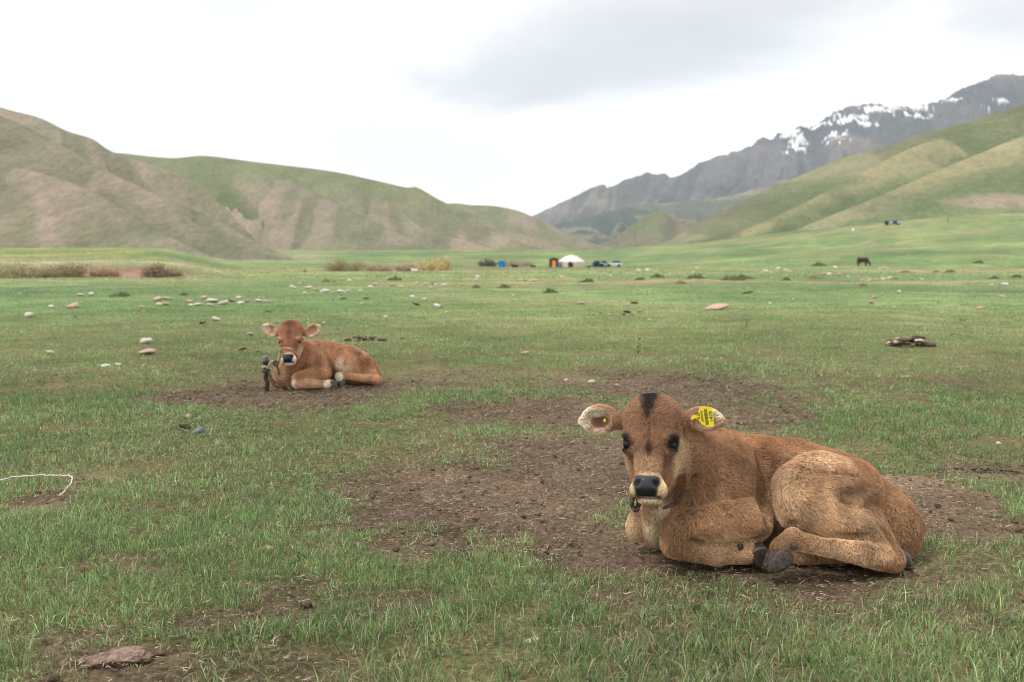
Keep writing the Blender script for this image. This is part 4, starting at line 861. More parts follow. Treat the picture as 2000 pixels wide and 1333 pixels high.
def ear_tags(H, root):
    # plate in tag coordinates (unit 1 photo pixel): x to the right, y up, lettering runs upwards
    poly = [(-25, -3), (-20, 4), (-11, 5), (-8, 15), (-5, 20), (2, 21), (14, 20), (18, 16), (23, -16), (20, -19), (8, -19), (-3, -14), (-9, -6), (-16, -2), (-22, -6)]
    O = at(1373, 815, 3.075); view = np.array([0, 0, CAM_H]) - O
    X = np.array([1, .10, -.02]); Yv = np.array([.10, .12, 1.0])
    M = frame(O, X, Yv); S = 3.08 / FPX
    tagp = plate('ear_tag', [(x * S, y * S) for x, y in poly], .0016, M, YEL, root)
    up = M @ Matrix.Translation((0, 0, .0012)) @ Matrix.Rotation(R(97), 4, 'Z')
    def put(s, x, y, size, sx=1.0):
        Mm = M @ Matrix.Translation((x * S, y * S, .0012)) @ Matrix.Rotation(R(98), 4, 'Z')
        text_mesh('tag_lettering', s, size * S, Mm, INK, tagp, sx)
    put('KG', -9, 2.0, 9.0, 1.0); put('0000643', -2.0, 1.5, 6.2, 1.0); put('1429', 16.0, 1.0, 9.5, 1.15)
    r = np.random.default_rng(5); V, F = [], []; y = -15.0
    c8, s8 = math.cos(R(8)), math.sin(R(8))
    while y < 16:
        wd = r.uniform(.4, 1.1)
        q = [(3, y), (10, y), (10, y + wd), (3, y + wd)]
        b0 = len(V)
        for (x_, y_) in q:
            xr = 6.5 + (x_ - 6.5) * c8 - (y_) * s8; yr = (x_ - 6.5) * s8 + y_ * c8
            V.append((xr * S, yr * S, .0011))
        F.append((b0, b0 + 1, b0 + 2, b0 + 3)); y += wd + r.uniform(.3, .7)
    me = bpy.data.meshes.new('barcode'); me.from_pydata(V, [], F); me.update(); me.transform(M); me.materials.append(INK); link('tag_barcode', me, tagp)
    # small round stud in the other ear
    P = at(1181, 822, 3.15); k = Sculpt(); k.el(P, (.0045, .003, .007), .002); v, f = k.build(.002)
    link('ear_stud', mesh_np('ear_stud', v, f, YEL), root)
# ------------------------------------------------------------------ tethered calf further back
def far_calf():
    root = new_root('calf', (-1.6, 7.85, 0), 'reddish brown calf with white fetlocks tethered to a wooden stake', 'calf', 'calves lying in the pasture')
    g = lambda U, V_, Y: at(480 + U / 6.667, 600 + V_ / 6.667, Y)
    k = Sculpt(); H = Head(g(568, 452, 7.52), yaw=R(-7))
    k.el(g(900, 722, 7.88), (.15, .15, .168), .05); k.el(g(1080, 724, 7.95), (.17, .165, .168), .06)
    k.el(g(1250, 764, 8.0), (.15, .16, .158), .05); k.el(g(1420, 805, 8.02), (.13, .155, .150), .05); k.el(g(1585, 865, 8.0), (.080, .13, .125), .05)
    k.rc(g(850, 640, 7.82), g(640, 560, 7.68), .12, .085, .05); k.rc(g(600, 690, 7.68), g(535, 930, 7.74), .072, .058, .05)
    k.el(g(520, 900, 7.80), (.095, .11, .105), .04); k.el(g(640, 800, 7.78), (.10, .1, .12), .05)
    k.el(g(950, 770, 7.76), (.09, .08, .10), .04)
    k.rc(g(1000, 865, 7.72), g(690, 930, 7.60), .066, .050, .010); k.rc(g(672, 985, 7.59), g(1030, 1012, 7.60), .044, .027, .008); k.rc(g(1040, 1010, 7.60), g(1095, 1003, 7.60), .028, .030, .01)
    k.rc(g(420, 965, 7.84), g(560, 940, 7.90), .046, .05, .012)
    k.el(g(1335, 705, 7.86), (.13, .09, .125), .014, np.array(Matrix.Rotation(R(26), 3, 'Y')).T)
    k.rc(g(1480, 720, 7.92), g(1265, 690, 7.82), .092, .076, .025); k.rc(g(1262, 760, 7.79), g(1620, 900, 7.88), .062, .048, .02)
    k.rc(g(1600, 880, 7.92), g(1730, 958, 7.86), .062, .028, .02); k.rc(g(1705, 950, 7.83), g(1310, 900, 7.76), .036, .026, .008)
    k.rc(g(1310, 900, 7.76), g(1225, 900, 7.75), .026, .033, .008); k.rc(g(1225, 905, 7.75), g(1230, 950, 7.75), .032, .026, .01)
    k.rc(g(1690, 770, 8.06), g(1722, 890, 8.0), .018, .022, .008); k.rc(g(1500, 960, 7.9), g(1300, 980, 7.88), .03, .025, .02)
    k.rc(g(1120, 540, 7.80), g(1150, 760, 7.76), .010, .014, .02, True)
    H.sculpt(k, (((-58, 44, -44), (-91, 55, -46), (39, 30, 12), R(-32), 0, (-2, 0)), ((62, 46, -46), (101, 50, -46), (43, 30, 12), R(24), 0, (2, 0))))
    V, F = k.build(.010 if FAST else .0065)
    brown, red, tan, wht = srgb(186, 130, 90), srgb(168, 106, 66), srgb(214, 170, 132), srgb(226, 212, 194)
    blobs = [(g(1050, 480, 7.95), (.35, .3, .07), red, .8, .3), (g(1600, 720, 8.0), (.12, .3, .10), srgb(172, 104, 62), .8, .3),
             (g(1330, 700, 7.75), (.12, .12, .13), srgb(196, 142, 100), .8, .4), (g(880, 600, 7.72), (.06, .1, .07), srgb(178, 126, 92), .7, .3),
             (g(1430, 600, 7.85), (.07, .1, .035), srgb(138, 82, 50), .6, .3),
             (g(1215, 735, 7.74), (.040, .12, .065), wht, .7, .2), (g(1310, 800, 7.76), (.075, .12, .04), wht, .6, .2),
             (g(800, 990, 7.58), (.14, .12, .05), tan, .8, .5), (g(1500, 930, 7.80), (.16, .14, .05), srgb(198, 144, 100), .8, .5),
             (g(1065, 1005, 7.60), (.042, .1, .04), wht, 1, .6), (g(1215, 910, 7.75), (.045, .1, .045), wht, 1, .6), (g(640, 1000, 7.57), (.022, .06, .06), wht, .6, .4),
             (g(520, 860, 7.68), (.05, .1, .11), srgb(196, 156, 124), .8, .4), (g(425, 975, 7.80), (.03, .08, .035), srgb(222, 190, 164), .7, .3), (g(560, 1000, 7.70), (.03, .08, .05), srgb(200, 180, 160), .7, .4)]
    hb = [((0, 20, 0), (90, 90, 90), srgb(172, 112, 76), 1, .7), ((0, 78, -20), (44, 34, 60), srgb(112, 62, 44), .95, .3), ((0, 30, 20), (20, 50, 50), srgb(120, 68, 46), .75, .2),
          ((0, -18, 30), (34, 14, 40), srgb(108, 62, 46), .75, .3), ((52, -40, 0), (26, 50, 60), srgb(206, 160, 122), .95, .4), ((-50, -40, 0), (24, 50, 60), srgb(204, 160, 124), .9, .4),
          ((-44, 16, 20), (20, 16, 30), srgb(196, 136, 94), .7, .3), ((46, 16, 20), (20, 16, 30), srgb(200, 140, 98), .7, .3),
          ((-48, -4, 16), (16, 9, 30), srgb(52, 38, 34), .95, .4), ((50, -3, 16), (17, 9, 30), srgb(52, 38, 34), .95, .4),
          ((3, -76, 62), (42, 30, 40), srgb(236, 214, 188), 1, .72), ((3, -96, 60), (36, 16, 40), srgb(238, 228, 216), 1, .7), ((5, -106, 50), (28, 10, 30), srgb(150, 136, 126), .6, .4),
          ((-92, 54, -46), (48, 40, 30), srgb(206, 160, 122), 1, .75), ((-108, 66, -40), (22, 30, 30), srgb(240, 222, 202), .95, .5), ((-76, 24, -40), (22, 16, 30), srgb(236, 208, 190), .8, .4),
          ((102, 50, -46), (48, 38, 30), srgb(200, 156, 120), 1, .75), ((98, 50, -32), (26, 16, 14), srgb(176, 116, 88), .9, .4), ((92, 26, -34), (36, 10, 24), srgb(232, 204, 182), .8, .4), ((130, 62, -40), (16, 28, 30), srgb(232, 208, 184), .8, .4)]
    colf = coat(H, brown, blobs, srgb(170, 108, 70), hb, seed=9, padcol=srgb(48, 52, 60))
    seg = [(g(900, 650, 7.75), (.8, .1, -.6), .02, .4), (g(1080, 560, 7.8), (1, 0, -.3), .018, .4), (g(1300, 560, 7.8), (.4, 0, -1), .02, .4), (g(1450, 700, 7.8), (.8, 0, -.6), .02, .4),
           (g(1650, 800, 7.9), (.4, 0, -1), .02, .4), (g(1500, 930, 7.78), (-1, 0, -.2), .014, .35), (g(800, 940, 7.6), (.8, 0, -.4), .014, .35), (g(1000, 800, 7.7), (.7, 0, -.8), .018, .4),
           (g(540, 880, 7.68), (0, 0, -1), .024, .45), (g(420, 950, 7.8), (0, 0, -1), .015, .4), (g(700, 640, 7.65), (.4, 0, -1), .018, .4)]
    c, fr = colf(V, None)
    body = link('body', mesh_np('calf_body_far', V, F, SKIN, True, np.concatenate([c * np.where(fr > .5, .8, 1.0)[:, None], colf.wet[:, None]], 1)), root)  # furred skin dimmed in colour, painted root shade as on the front calf
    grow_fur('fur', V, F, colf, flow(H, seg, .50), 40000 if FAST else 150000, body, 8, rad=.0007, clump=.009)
    calf_eyes(H, root, ((-40, -3, 6, 9), (42, -2, 4, 9)))
    make_hoof('hoof', g(1155, 1008, 7.60), (.9, 0, -.5), (.3, 0, 1), .07, .05, .045, root)
    make_hoof('hoof', g(1245, 990, 7.745), (-.35, -.3, -.8), (-.9, 0, .3), .07, .05, .045, root)
    adopt(root); return H, g
# ------------------------------------------------------------------ calves and their tack
H1 = near_calf(); H2, g2p = far_calf()
ROPE = mottled('rope_fibre', srgb(196, 184, 160), srgb(150, 134, 108), 90, .9, .5, .002)
ROPED = mottled('rope_dirty', srgb(112, 92, 78), srgb(66, 52, 46), 90, .9, .5, .002)
WOODD = mottled('weathered_wood', srgb(84, 68, 58), srgb(52, 42, 38), 40, .9, .6, .004)
CLOTHB = mottled('blue_cloth', srgb(112, 114, 138), srgb(140, 130, 134), 60, .9, .4, .003)
CORD = mottled('white_cord', srgb(214, 210, 198), srgb(176, 170, 156), 120, .8, .3, .001)
def rope_obj(name, pts, r_, mat, label=None, cat=None, n=60, parent=None, group=None, wob=0.0):
    P = catmull(pts, n)
    if wob: P = P + np.stack([fbm(np.arange(n) * .35, np.full(n, s_ * 7.1), None, 3, s_) - .5 for s_ in (1, 2, 3)], 1) * wob
    V, F = tube(P, r_, 8); return link(name, pydata(name, V, F, mat), parent, label, cat, group)
# halter round the muzzle of the tethered calf
hp = [(-52, -58, -20), (-49, -40, 14), (-40, -30, 36), (-20, -27, 58), (2, -30, 64), (22, -40, 60), (36, -56, 44), (42, -76, 14), (38, -98, -16)]
hp = [H2(*p) for p in [(-44, -52, -10), (-43, -42, 8), (-36, -33, 27), (-22, -29, 43), (0, -29, 54), (18, -36, 54), (30, -50, 45), (39, -66, 22), (44, -82, 0)]]
halter = new_root('halter', tuple(hp[4]), 'pale rope noseband across the face of the tethered calf', 'halter')
rope_obj('noseband', hp, .0045, ROPE, parent=halter, n=50)
rope_obj('cheek_rope', [H2(-43, -46, 4), H2(-47, -66, 12), H2(-54, -88, 20), H2(-60, -104, 18)], .004, ROPE, parent=halter, n=24)
kn = [H2(-60, -100, 20) + np.array([.016 * math.cos(a), .010 * math.sin(2 * a), .018 * math.sin(a)]) for a in np.linspace(0, 11, 26)]
rope_obj('knot', kn, .008, ROPED, parent=halter, n=60); rope_obj('rope_tail', [H2(-60, -104, 18), H2(-54, -120, 18), H2(-48, -140, 14), H2(-47, -152, 10)], .007, ROPED, parent=halter, n=20)
adopt(halter)
# stake with its wrapping
sb, st_ = g2p(285, 1080, 7.58), g2p(250, 640, 7.56); sb[2] = -.06
stake = new_root('tether_stake', (sb[0], sb[1], 0), 'dark wooden stake with blue cloth tip holding the calf tether', 'stake')
ax = st_ - sb; pth = [sb + ax * f_ for f_ in np.linspace(0, .94, 14)]
pth = np.array(pth) + np.stack([.006 * np.sin(np.arange(14) * 1.7), .004 * np.cos(np.arange(14) * 2.3), np.zeros(14)], 1)
V, F = tube(pth, [.013, .015, .017, .017, .018, .018, .017, .018, .017, .017, .018, .017, .017, .016], 9); link('post', pydata('post', V, F, WOODD), stake)
k = Sculpt(); k.el(st_ - ax * .03, (.021, .021, .014), .01); k.el(st_ - ax * .10, (.020, .020, .03), .015); V, F = k.build(.005); link('cloth_tip', mesh_np('cloth_tip', V, F, CLOTHB), stake)
for c0_, n_ in ((.62, 4), (.72, 3), (.84, 2)):
    th = np.linspace(0, 6.283 * n_, 20 * n_); P = np.array([sb + ax * (c0_ + .012 * i / 20) + np.array([math.cos(a) * .022, math.sin(a) * .022, .004 * math.sin(3 * a)]) for i, a in enumerate(th)])
    V, F = tube(P, .0065, 6); link('rope_wrap', pydata('rope_wrap', V, F, ROPED if c0_ != .72 else ROPE), stake)
for e_ in ((.035, .30), (.055, .34), (.05, .26)):
    P = catmull([sb + ax * .66, sb + ax * .55 + np.array([e_[0] * .7, -.02, 0]), sb + ax * .42 + np.array([e_[0], -.02, 0]), sb + ax * e_[1] + np.array([e_[0] * 1.5, -.02, 0])], 16)
    V, F = tube(P, .0055, 6); link('rope_end', pydata('rope_end', V, F, ROPED), stake)
adopt(stake)
rope_obj('tether_rope', [sb + ax * .70 + np.array([.02, -.02, 0]), g2p(320, 735, 7.53), g2p(360, 705, 7.5), H2(-62, -101, 20)], .008, ROPE, 'short slack tether rope between stake and halter knot', 'rope', 30, wob=.01)
# knotted tether under the chin of the front calf
kc = at(1241, 982, 3.10); kk = [kc + np.array([.012 * math.cos(a), .012 * math.sin(1.6 * a), .022 * math.sin(a)]) for a in np.linspace(0, 14, 34)]
col_r = new_root('neck_tether', tuple(kc), 'dirty knotted neck rope hanging under chin of the ear tagged calf', 'rope')
rope_obj('knot', kk, .007, ROPED, parent=col_r, n=80); rope_obj('neck_loop', [at(1244, 976, 3.11), at(1262, 984, 3.14), at(1285, 992, 3.145), at(1315, 985, 3.15), at(1340, 955, 3.14)], .006, ROPED, parent=col_r, n=40); adopt(col_r)
# white cord across the grass
rope_obj('cord', [at(-60, 950, 4.35), at(-20, 944, 4.3), at(0, 938, 4.28), at(30, 931, 4.25), at(75, 929.5, 4.22), at(110, 929, 4.2), at(134, 929, 4.18), at(141, 934, 4.12), at(137, 945, 4.08), at(126, 958, 4.05), at(114, 969, 4.02)], .0032, CORD, 'white cord arching out of the grass beside a bare patch', 'cord', 90, wob=.012)

# ------------------------------------------------------------------ stones, dung, heaps
def stone_mat(name, a, b_): return mottled(name, a, b_, 14, .9, .7, .01)
STM = {'pale': stone_mat('stone_pale', srgb(222, 214, 200), srgb(186, 176, 160)), 'pink': stone_mat('stone_pink', srgb(206, 178, 158), srgb(170, 140, 122)), 'white': stone_mat('stone_white', srgb(228, 228, 224), srgb(200, 200, 196)),
       'dark': stone_mat('dung_dark', srgb(92, 80, 68), srgb(58, 50, 44)), 'soil': stone_mat('turf_soil', srgb(116, 96, 82), srgb(80, 66, 56)), 'grey': stone_mat('stone_grey', srgb(140, 142, 148), srgb(112, 112, 116)), 'cream': stone_mat('stone_cream', srgb(206, 188, 150), srgb(172, 152, 118))}
def lump(seed, flat=.6, sub=2, rough_=.28, cuts=9):
    V, F = ico(sub); r = np.random.default_rng(seed); o = r.random(3) * 50
    k_ = 1 + rough_ * 2 * (fbm(V[:, 0] * 1.4 + o[0], V[:, 1] * 1.4 + o[1], V[:, 2] * 1.4 + o[2], 3, seed) - .5); V = V * k_[:, None]
    for _ in range(cuts):                                    # a few broken facets
        n = r.normal(0, 1, 3); n /= np.linalg.norm(n); d = V @ n; lim = r.uniform(.45, .8); V = V - np.maximum(d - lim, 0)[:, None] * n
    V[:, 2] *= flat; return V, F
LUMPS = {}
def lump_mesh(key, kind):
    if (key, kind) not in LUMPS:
        V, F = lump(500 + key, (.55, .65, .75, .5)[key % 4]); LUMPS[(key, kind)] = mesh_np('stone_' + kind, V, F, STM[kind], key % 3 == 0)
    return LUMPS[(key, kind)]
LAB = {'pale': ('stone', 'pale grey stone half sunk in the short pasture grass', 'stone', 'pale stones scattered over the pasture'), 'pink': ('stone', 'pinkish stone half sunk in the short pasture grass', 'stone', 'pinkish stones scattered over the pasture'),
       'white': ('stone', 'bright white stone lying in the short pasture grass', 'stone', 'white stones scattered over the pasture'), 'dark': ('dung_pat', 'dark dry dung pat lying in the pasture grass', 'dung', 'dung pats in the pasture'), 'cream': ('stone', 'cream yellow stone lying in the short pasture grass', 'stone', 'cream stones scattered over the pasture')}
rs = np.random.default_rng(77); n_st = 0
def stone(u, v, w_, kind='pale', label=None, group=True, hr=.6):
    global n_st
    hr = hr * (.55 if kind == 'dark' else 1.0)
    P = on_ground(u, v + w_ * .12); m = w_ * P[1] / FPX * .5 * (1.28 if P[1] > 14 else 1.05); nm, lb, ct, gr = LAB.get(kind, ('stone', '', 'stone', None))
    o = link(nm, lump_mesh(n_st % 6, kind), None, label or lb, ct, gr if (group and not label) else None); n_st += 1
    o.scale = (m * 1.05, m * rs.uniform(.75, 1.1), m * hr * rs.uniform(.9, 1.3)); o.rotation_euler = (rs.normal(0, .12), rs.normal(0, .12), rs.random() * 6.28); o.location = P + np.array([0, 0, m * hr * .32 + (.02 if P[1] > 10 else 0)]); return o
CL = [(lambda u, v: u < 200, 'by the grass below the reddish bank'), (lambda u, v: u < 560 and v > 562 and v < 604, 'in the stone cluster beyond the tethered calf'), (lambda u, v: u < 560, 'in open grass beside the stone cluster'),
      (lambda u, v: u < 960 and v < 578, 'in the long stone row below the shrubs'), (lambda u, v: u < 960, 'in bright grass between tethered calf and stone row'), (lambda u, v: u < 1300 and v < 585, 'in the pasture in front of the yurt'),
      (lambda u, v: 1460 < u < 1800 and v < 558, 'in the stony patch below the lone grazing animal'), (lambda u, v: v < 575, 'among tussocks at the foot of the green slope'), (lambda u, v: True, 'in open grass beyond the ear tagged calf')]
ADJ = {'pale': 'pale grey stone', 'pink': 'pinkish stone', 'white': 'bright white stone', 'dark': 'dark dung pat', 'cream': 'cream yellow stone'}
def crop(pts, x0, y0, s_, k0='pale'):
    for p in pts:
        k_ = p[3] if len(p) > 3 else k0; u, v = x0 + p[0] / s_, y0 + p[1] / s_; wh = next(t_ for f_, t_ in CL if f_(u, v)); w_ = p[2] / s_ * 1.1
        sz = 'large' if w_ > 14 else ('small' if w_ < 8.5 else 'middling'); o = stone(u, v, w_, k_); o['label'] = f'{sz} {ADJ[k_]} {wh}'; o['group'] = f'{ADJ[k_]}s {wh}'
crop([(165, 145, 16), (203, 140, 18), (310, 160, 12), (365, 155, 12), (425, 150, 12), (443, 132, 14), (770, 145, 22, 'white'), (792, 153, 16), (830, 135, 20), (868, 140, 20), (886, 147, 16), (1100, 128, 20, 'white'), (1045, 162, 24, 'pink'), (1075, 160, 24), (1120, 162, 22, 'pink'), (1195, 200, 14, 'pink'), (1230, 190, 16), (1254, 196, 22, 'pink'), (1268, 186, 16), (1300, 187, 20, 'pink'), (1330, 185, 18), (1352, 180, 20), (1374, 178, 22, 'pink'), (1391, 182, 18, 'dark'), (1460, 183, 20), (1513, 185, 14), (1908, 210, 26, 'white'), (1320, 257, 18), (1405, 243, 20), (1285, 273, 20, 'pink'), (1268, 298, 26, 'pink'), (1380, 322, 18), (1901, 270, 20, 'pink'), (1785, 327, 34, 'pink'), (788, 302, 18), (903, 283, 12), (1705, 382, 22, 'dark'), (144, 298, 34, 'dark'), (108, 343, 26, 'dark'), (170, 343, 18, 'dark'), (25, 357, 26, 'pink'), (215, 382, 16), (235, 572, 12), (555, 560, 20, 'cream'), (1845, 213, 14), (1655, 455, 22, 'dark'), (680, 248, 46, 'dark'), (1330, 130, 14), (1350, 132, 14), (1315, 135, 12), (1190, 140, 12), (1240, 128, 12)], 1180, 470, 2.439)
crop([(605, 410, 44), (690, 408, 44), (390, 500, 40, 'white'), (545, 497, 90, 'pink'), (225, 567, 64), (572, 578, 34, 'dark'), (1068, 505, 50, 'pink'), (1190, 445, 64, 'pink'), (1245, 438, 60, 'pink'), (1190, 486, 50), (1246, 482, 42, 'pink'), (1380, 408, 50, 'dark'), (1420, 460, 56, 'pink'), (1436, 492, 40), (1495, 484, 54), (1536, 434, 52, 'pink'), (1583, 488, 40), (1606, 456, 80), (1680, 472, 70), (1745, 456, 46, 'pink'), (1790, 432, 42, 'cream'), (1810, 475, 50), (1856, 462, 44, 'pink'), (1950, 457, 46), (1620, 597, 62), (1095, 765, 90), (1110, 845, 116, 'pink'), (375, 848, 76), (795, 940, 72, 'white'), (895, 928, 56), (1078, 938, 44, 'pink'), (1525, 624, 56, 'dark'), (1820, 824, 66, 'dark'), (262, 972, 34), (150, 405, 20, 'white'), (190, 385, 14, 'white'), (545, 332, 18, 'white')], 0, 470, 3.846)
crop([(375, 380, 40), (400, 388, 36), (480, 430, 32), (545, 430, 30, 'cream'), (577, 402, 40, 'cream'), (635, 413, 52, 'white'), (668, 416, 36), (765, 416, 50), (800, 422, 30), (836, 415, 38), (715, 424, 28), (935, 411, 44), (1016, 382, 40), (1055, 356, 40, 'pink'), (1192, 366, 46, 'pink'), (1270, 378, 40, 'cream'), (1395, 347, 40, 'pink'), (1475, 353, 50, 'pink'), (1525, 353, 28, 'dark'), (1510, 386, 30, 'cream'), (1545, 360, 30), (1616, 368, 44), (1762, 362, 32), (1885, 293, 28, 'white'), (1885, 318, 26, 'cream'), (1360, 460, 44, 'white'), (1460, 484, 34), (1558, 535, 46, 'white'), (1588, 547, 30, 'dark'), (1388, 521, 60, 'dark'), (1636, 590, 26), (1138, 627, 28), (630, 680, 36), (950, 518, 28, 'cream'), (350, 518, 34), (112, 493, 50, 'pink'), (158, 500, 36), (190, 505, 36, 'cream'), (185, 582, 46, 'dark'), (850, 330, 40), (700, 340, 24, 'cream'), (440, 350, 20), (1330, 380, 22, 'cream'), (1590, 820, 20), (1270, 806, 40, 'dark'), (105, 915, 36, 'dark'), (500, 388, 44), (520, 384, 40), (18, 500, 44, 'pink')], 480, 470, 4.167)
crop([(70, 390, 36), (68, 425, 34), (540, 430, 34), (585, 437, 38), (682, 436, 66, 'pink'), (985, 402, 56, 'pink'), (440, 477, 44, 'pink'), (466, 597, 38, 'cream'), (1192, 690, 62, 'pink'), (1612, 666, 34), (1772, 680, 76, 'dark'), (1695, 780, 60, 'dark'), (1832, 780, 40, 'dark'), (1512, 386, 30), (1820, 325, 46), (1912, 322, 46), (905, 412, 30, 'cream'), (640, 436, 30)], 920, 470, 5.556)
stone(490, 653, 24, 'pale', 'long flat pale stone in grass behind the tethered calf', hr=.3); stone(1025, 692, 20, 'pink', 'single pinkish stone in bright grass between the two calves')
stone(1155, 746, 18, 'pale', 'pale stone on the dirt edge behind the ear tagged calf'); stone(1205, 752, 13, 'cream', 'small cream stone on dirt behind the head of the ear tagged calf'); stone(1105, 742, 12, 'pale')
stone(388, 843, 34, 'grey', 'smooth grey stone lying with brown dung and straw in the grass', hr=.7)['category'] = 'stone'
stone(362, 833, 30, 'dark', 'brown crumbly dung lump beside a smooth grey stone', hr=1.3); stone(369, 814, 20, 'cream', 'pale straw coloured lump just beyond the smooth grey stone', hr=.9)
stone(525, 1071, 22, 'cream', 'small pale yellow stone alone in the near left grass'); stone(548, 1026, 10, 'cream', 'tiny cream pebble in the grass beyond a pale yellow stone')
stone(1040, 1247, 34, 'pale', 'flat pale stone buried in grass below the dirt patch', hr=.22); stone(934, 1207, 20, 'dark', 'dark clod in the grass below the dirt patch', hr=.6)
P = on_ground(216, 1288); V, F = lump(777, .16, 4, .9, 2); V[:, 2] += .10 * (fbm(V[:, 0] * 9, V[:, 1] * 9, None, 4, 3) - .5); o = link('stone', mesh_np('slab', V * np.array([.085, .062, .10]) + P + np.array([0, 0, -.003]), F, mottled('stone_slab', srgb(172, 146, 128), srgb(112, 92, 80), 60, .95, 1.0, .01), False), None, 'large flat pinkish stone slab sunk in the near left grass', 'stone')
stone(160, 1293, 12, 'pale', 'white pebble at the edge of the pinkish stone slab')
stone(1770, 733, 26, 'pale', 'thin pale stone lying in grass behind the ear tagged calf', hr=.2); stone(1950, 866, 14, 'white', 'small white pebble in the grass by the dug dirt edge'); stone(1400, 600, 46, 'pink', 'low reddish mound of bare earth in the green pasture', hr=.3)
def heap(name, u, v, wpx, hpx, n, label, cat, kinds, seed):
    r = np.random.default_rng(seed); P0 = on_ground(u, v); m = P0[1] / FPX; root = new_root(name, tuple(P0), label, cat)
    for i in range(n):
        x_ = r.uniform(-.5, .5) * wpx * m; env = 1 - (2 * x_ / (wpx * m)) ** 2; hh = hpx * m * env * r.uniform(.0, .8); k_ = kinds[r.integers(0, len(kinds))]; s_ = hpx * m * r.uniform(.22, .48) * (.7 if k_ not in ('dark', 'soil') else 1.0)
        V, F = lump(900 + seed * 40 + i, r.uniform(.5, .8), 2, .5); q = np.array([P0[0] + x_, P0[1] + r.uniform(-.5, .5) * hpx * m * 1.6, 0]); q[2] = float(gz(q[0], q[1])) + hh * 1.0 + s_ * .2
        link('turf_clod' if k_ in ('dark', 'soil') else 'stone', mesh_np('clod', V * s_ * np.array([r.uniform(.9, 1.9), r.uniform(.8, 1.4), r.uniform(.6, 1.0)]) + q, F, STM[k_], False), root)
    adopt(root)
heap('rubble_heap', 1776, 677, 100, 22, 44, 'long heap of dark turf clods and pale stones in green grass', 'heap', ['dark', 'soil', 'pale', 'dark', 'pale', 'pink'], 3)
heap('turf_heap', 712, 666, 76, 11, 34, 'low strip of overturned dark turf beyond the tethered calf', 'heap', ['dark', 'dark', 'soil', 'pink'], 4)
heap('turf_heap', 1195, 616, 80, 7, 14, 'scattered row of small dark turf lumps in the pasture', 'heap', ['dark', 'soil', 'pale'], 5)
heap('turf_heap', 1895, 922, 190, 12, 40, 'dug up dirt edge with clods behind rump of the ear tagged calf', 'heap', ['soil', 'soil', 'dark'], 6)

# ------------------------------------------------------------------ weeds, shrubs
LEAF = bpy.data.materials.new('leaf'); LEAF.use_nodes = True; t = LEAF.node_tree; b = t.nodes['Principled BSDF']; L(t, attr(t, 'col'), b.inputs['Base Color']); b.inputs['Roughness'].default_value = .7
TWIG = mottled('twig_bark', srgb(142, 120, 98), srgb(112, 92, 78), 3, .9, .3, .01)
def weed(u, v, hpx, label):
    P = on_ground(u, v); m = P[1] / FPX; h = hpx * m; r = np.random.default_rng(int(u)); root = new_root('weed', tuple(P), label, 'weed'); Vt, Ft = tube([P + np.array([0, 0, -.01]), P + np.array([.004, 0, h * .55]), P + np.array([0, 0, h])], [.004, .003, .0015], 5)
    link('stem', pydata('stem', Vt, Ft, TWIG), root); V, F, c = [], [], []
    for i in range(22):
        a = r.random() * 6.28; z = P[2] + h * r.uniform(.1, .95); ln = h * r.uniform(.25, .45); w_ = ln * .22; d = np.array([math.cos(a), math.sin(a), r.uniform(.1, .7)]); s_ = np.array([-math.sin(a), math.cos(a), 0]); b0 = len(V); q = np.array([P[0], P[1], z])
        V += [q, q + d * ln * .5 + s_ * w_, q + d * ln, q + d * ln * .5 - s_ * w_]; F.append((b0, b0 + 1, b0 + 2, b0 + 3)); c += [np.array(srgb(104, 140, 70)) * r.uniform(.8, 1.2)] * 4
    link('leaves', mesh_np('leaves', np.array(V), np.array(F), LEAF, False, np.array(c)), root); adopt(root)
weed(1245, 694, 30, 'single upright leafy weed in the grass between the calves'); weed(1457, 640, 16, 'small leafy weed standing in the pasture beyond the ear tagged calf')
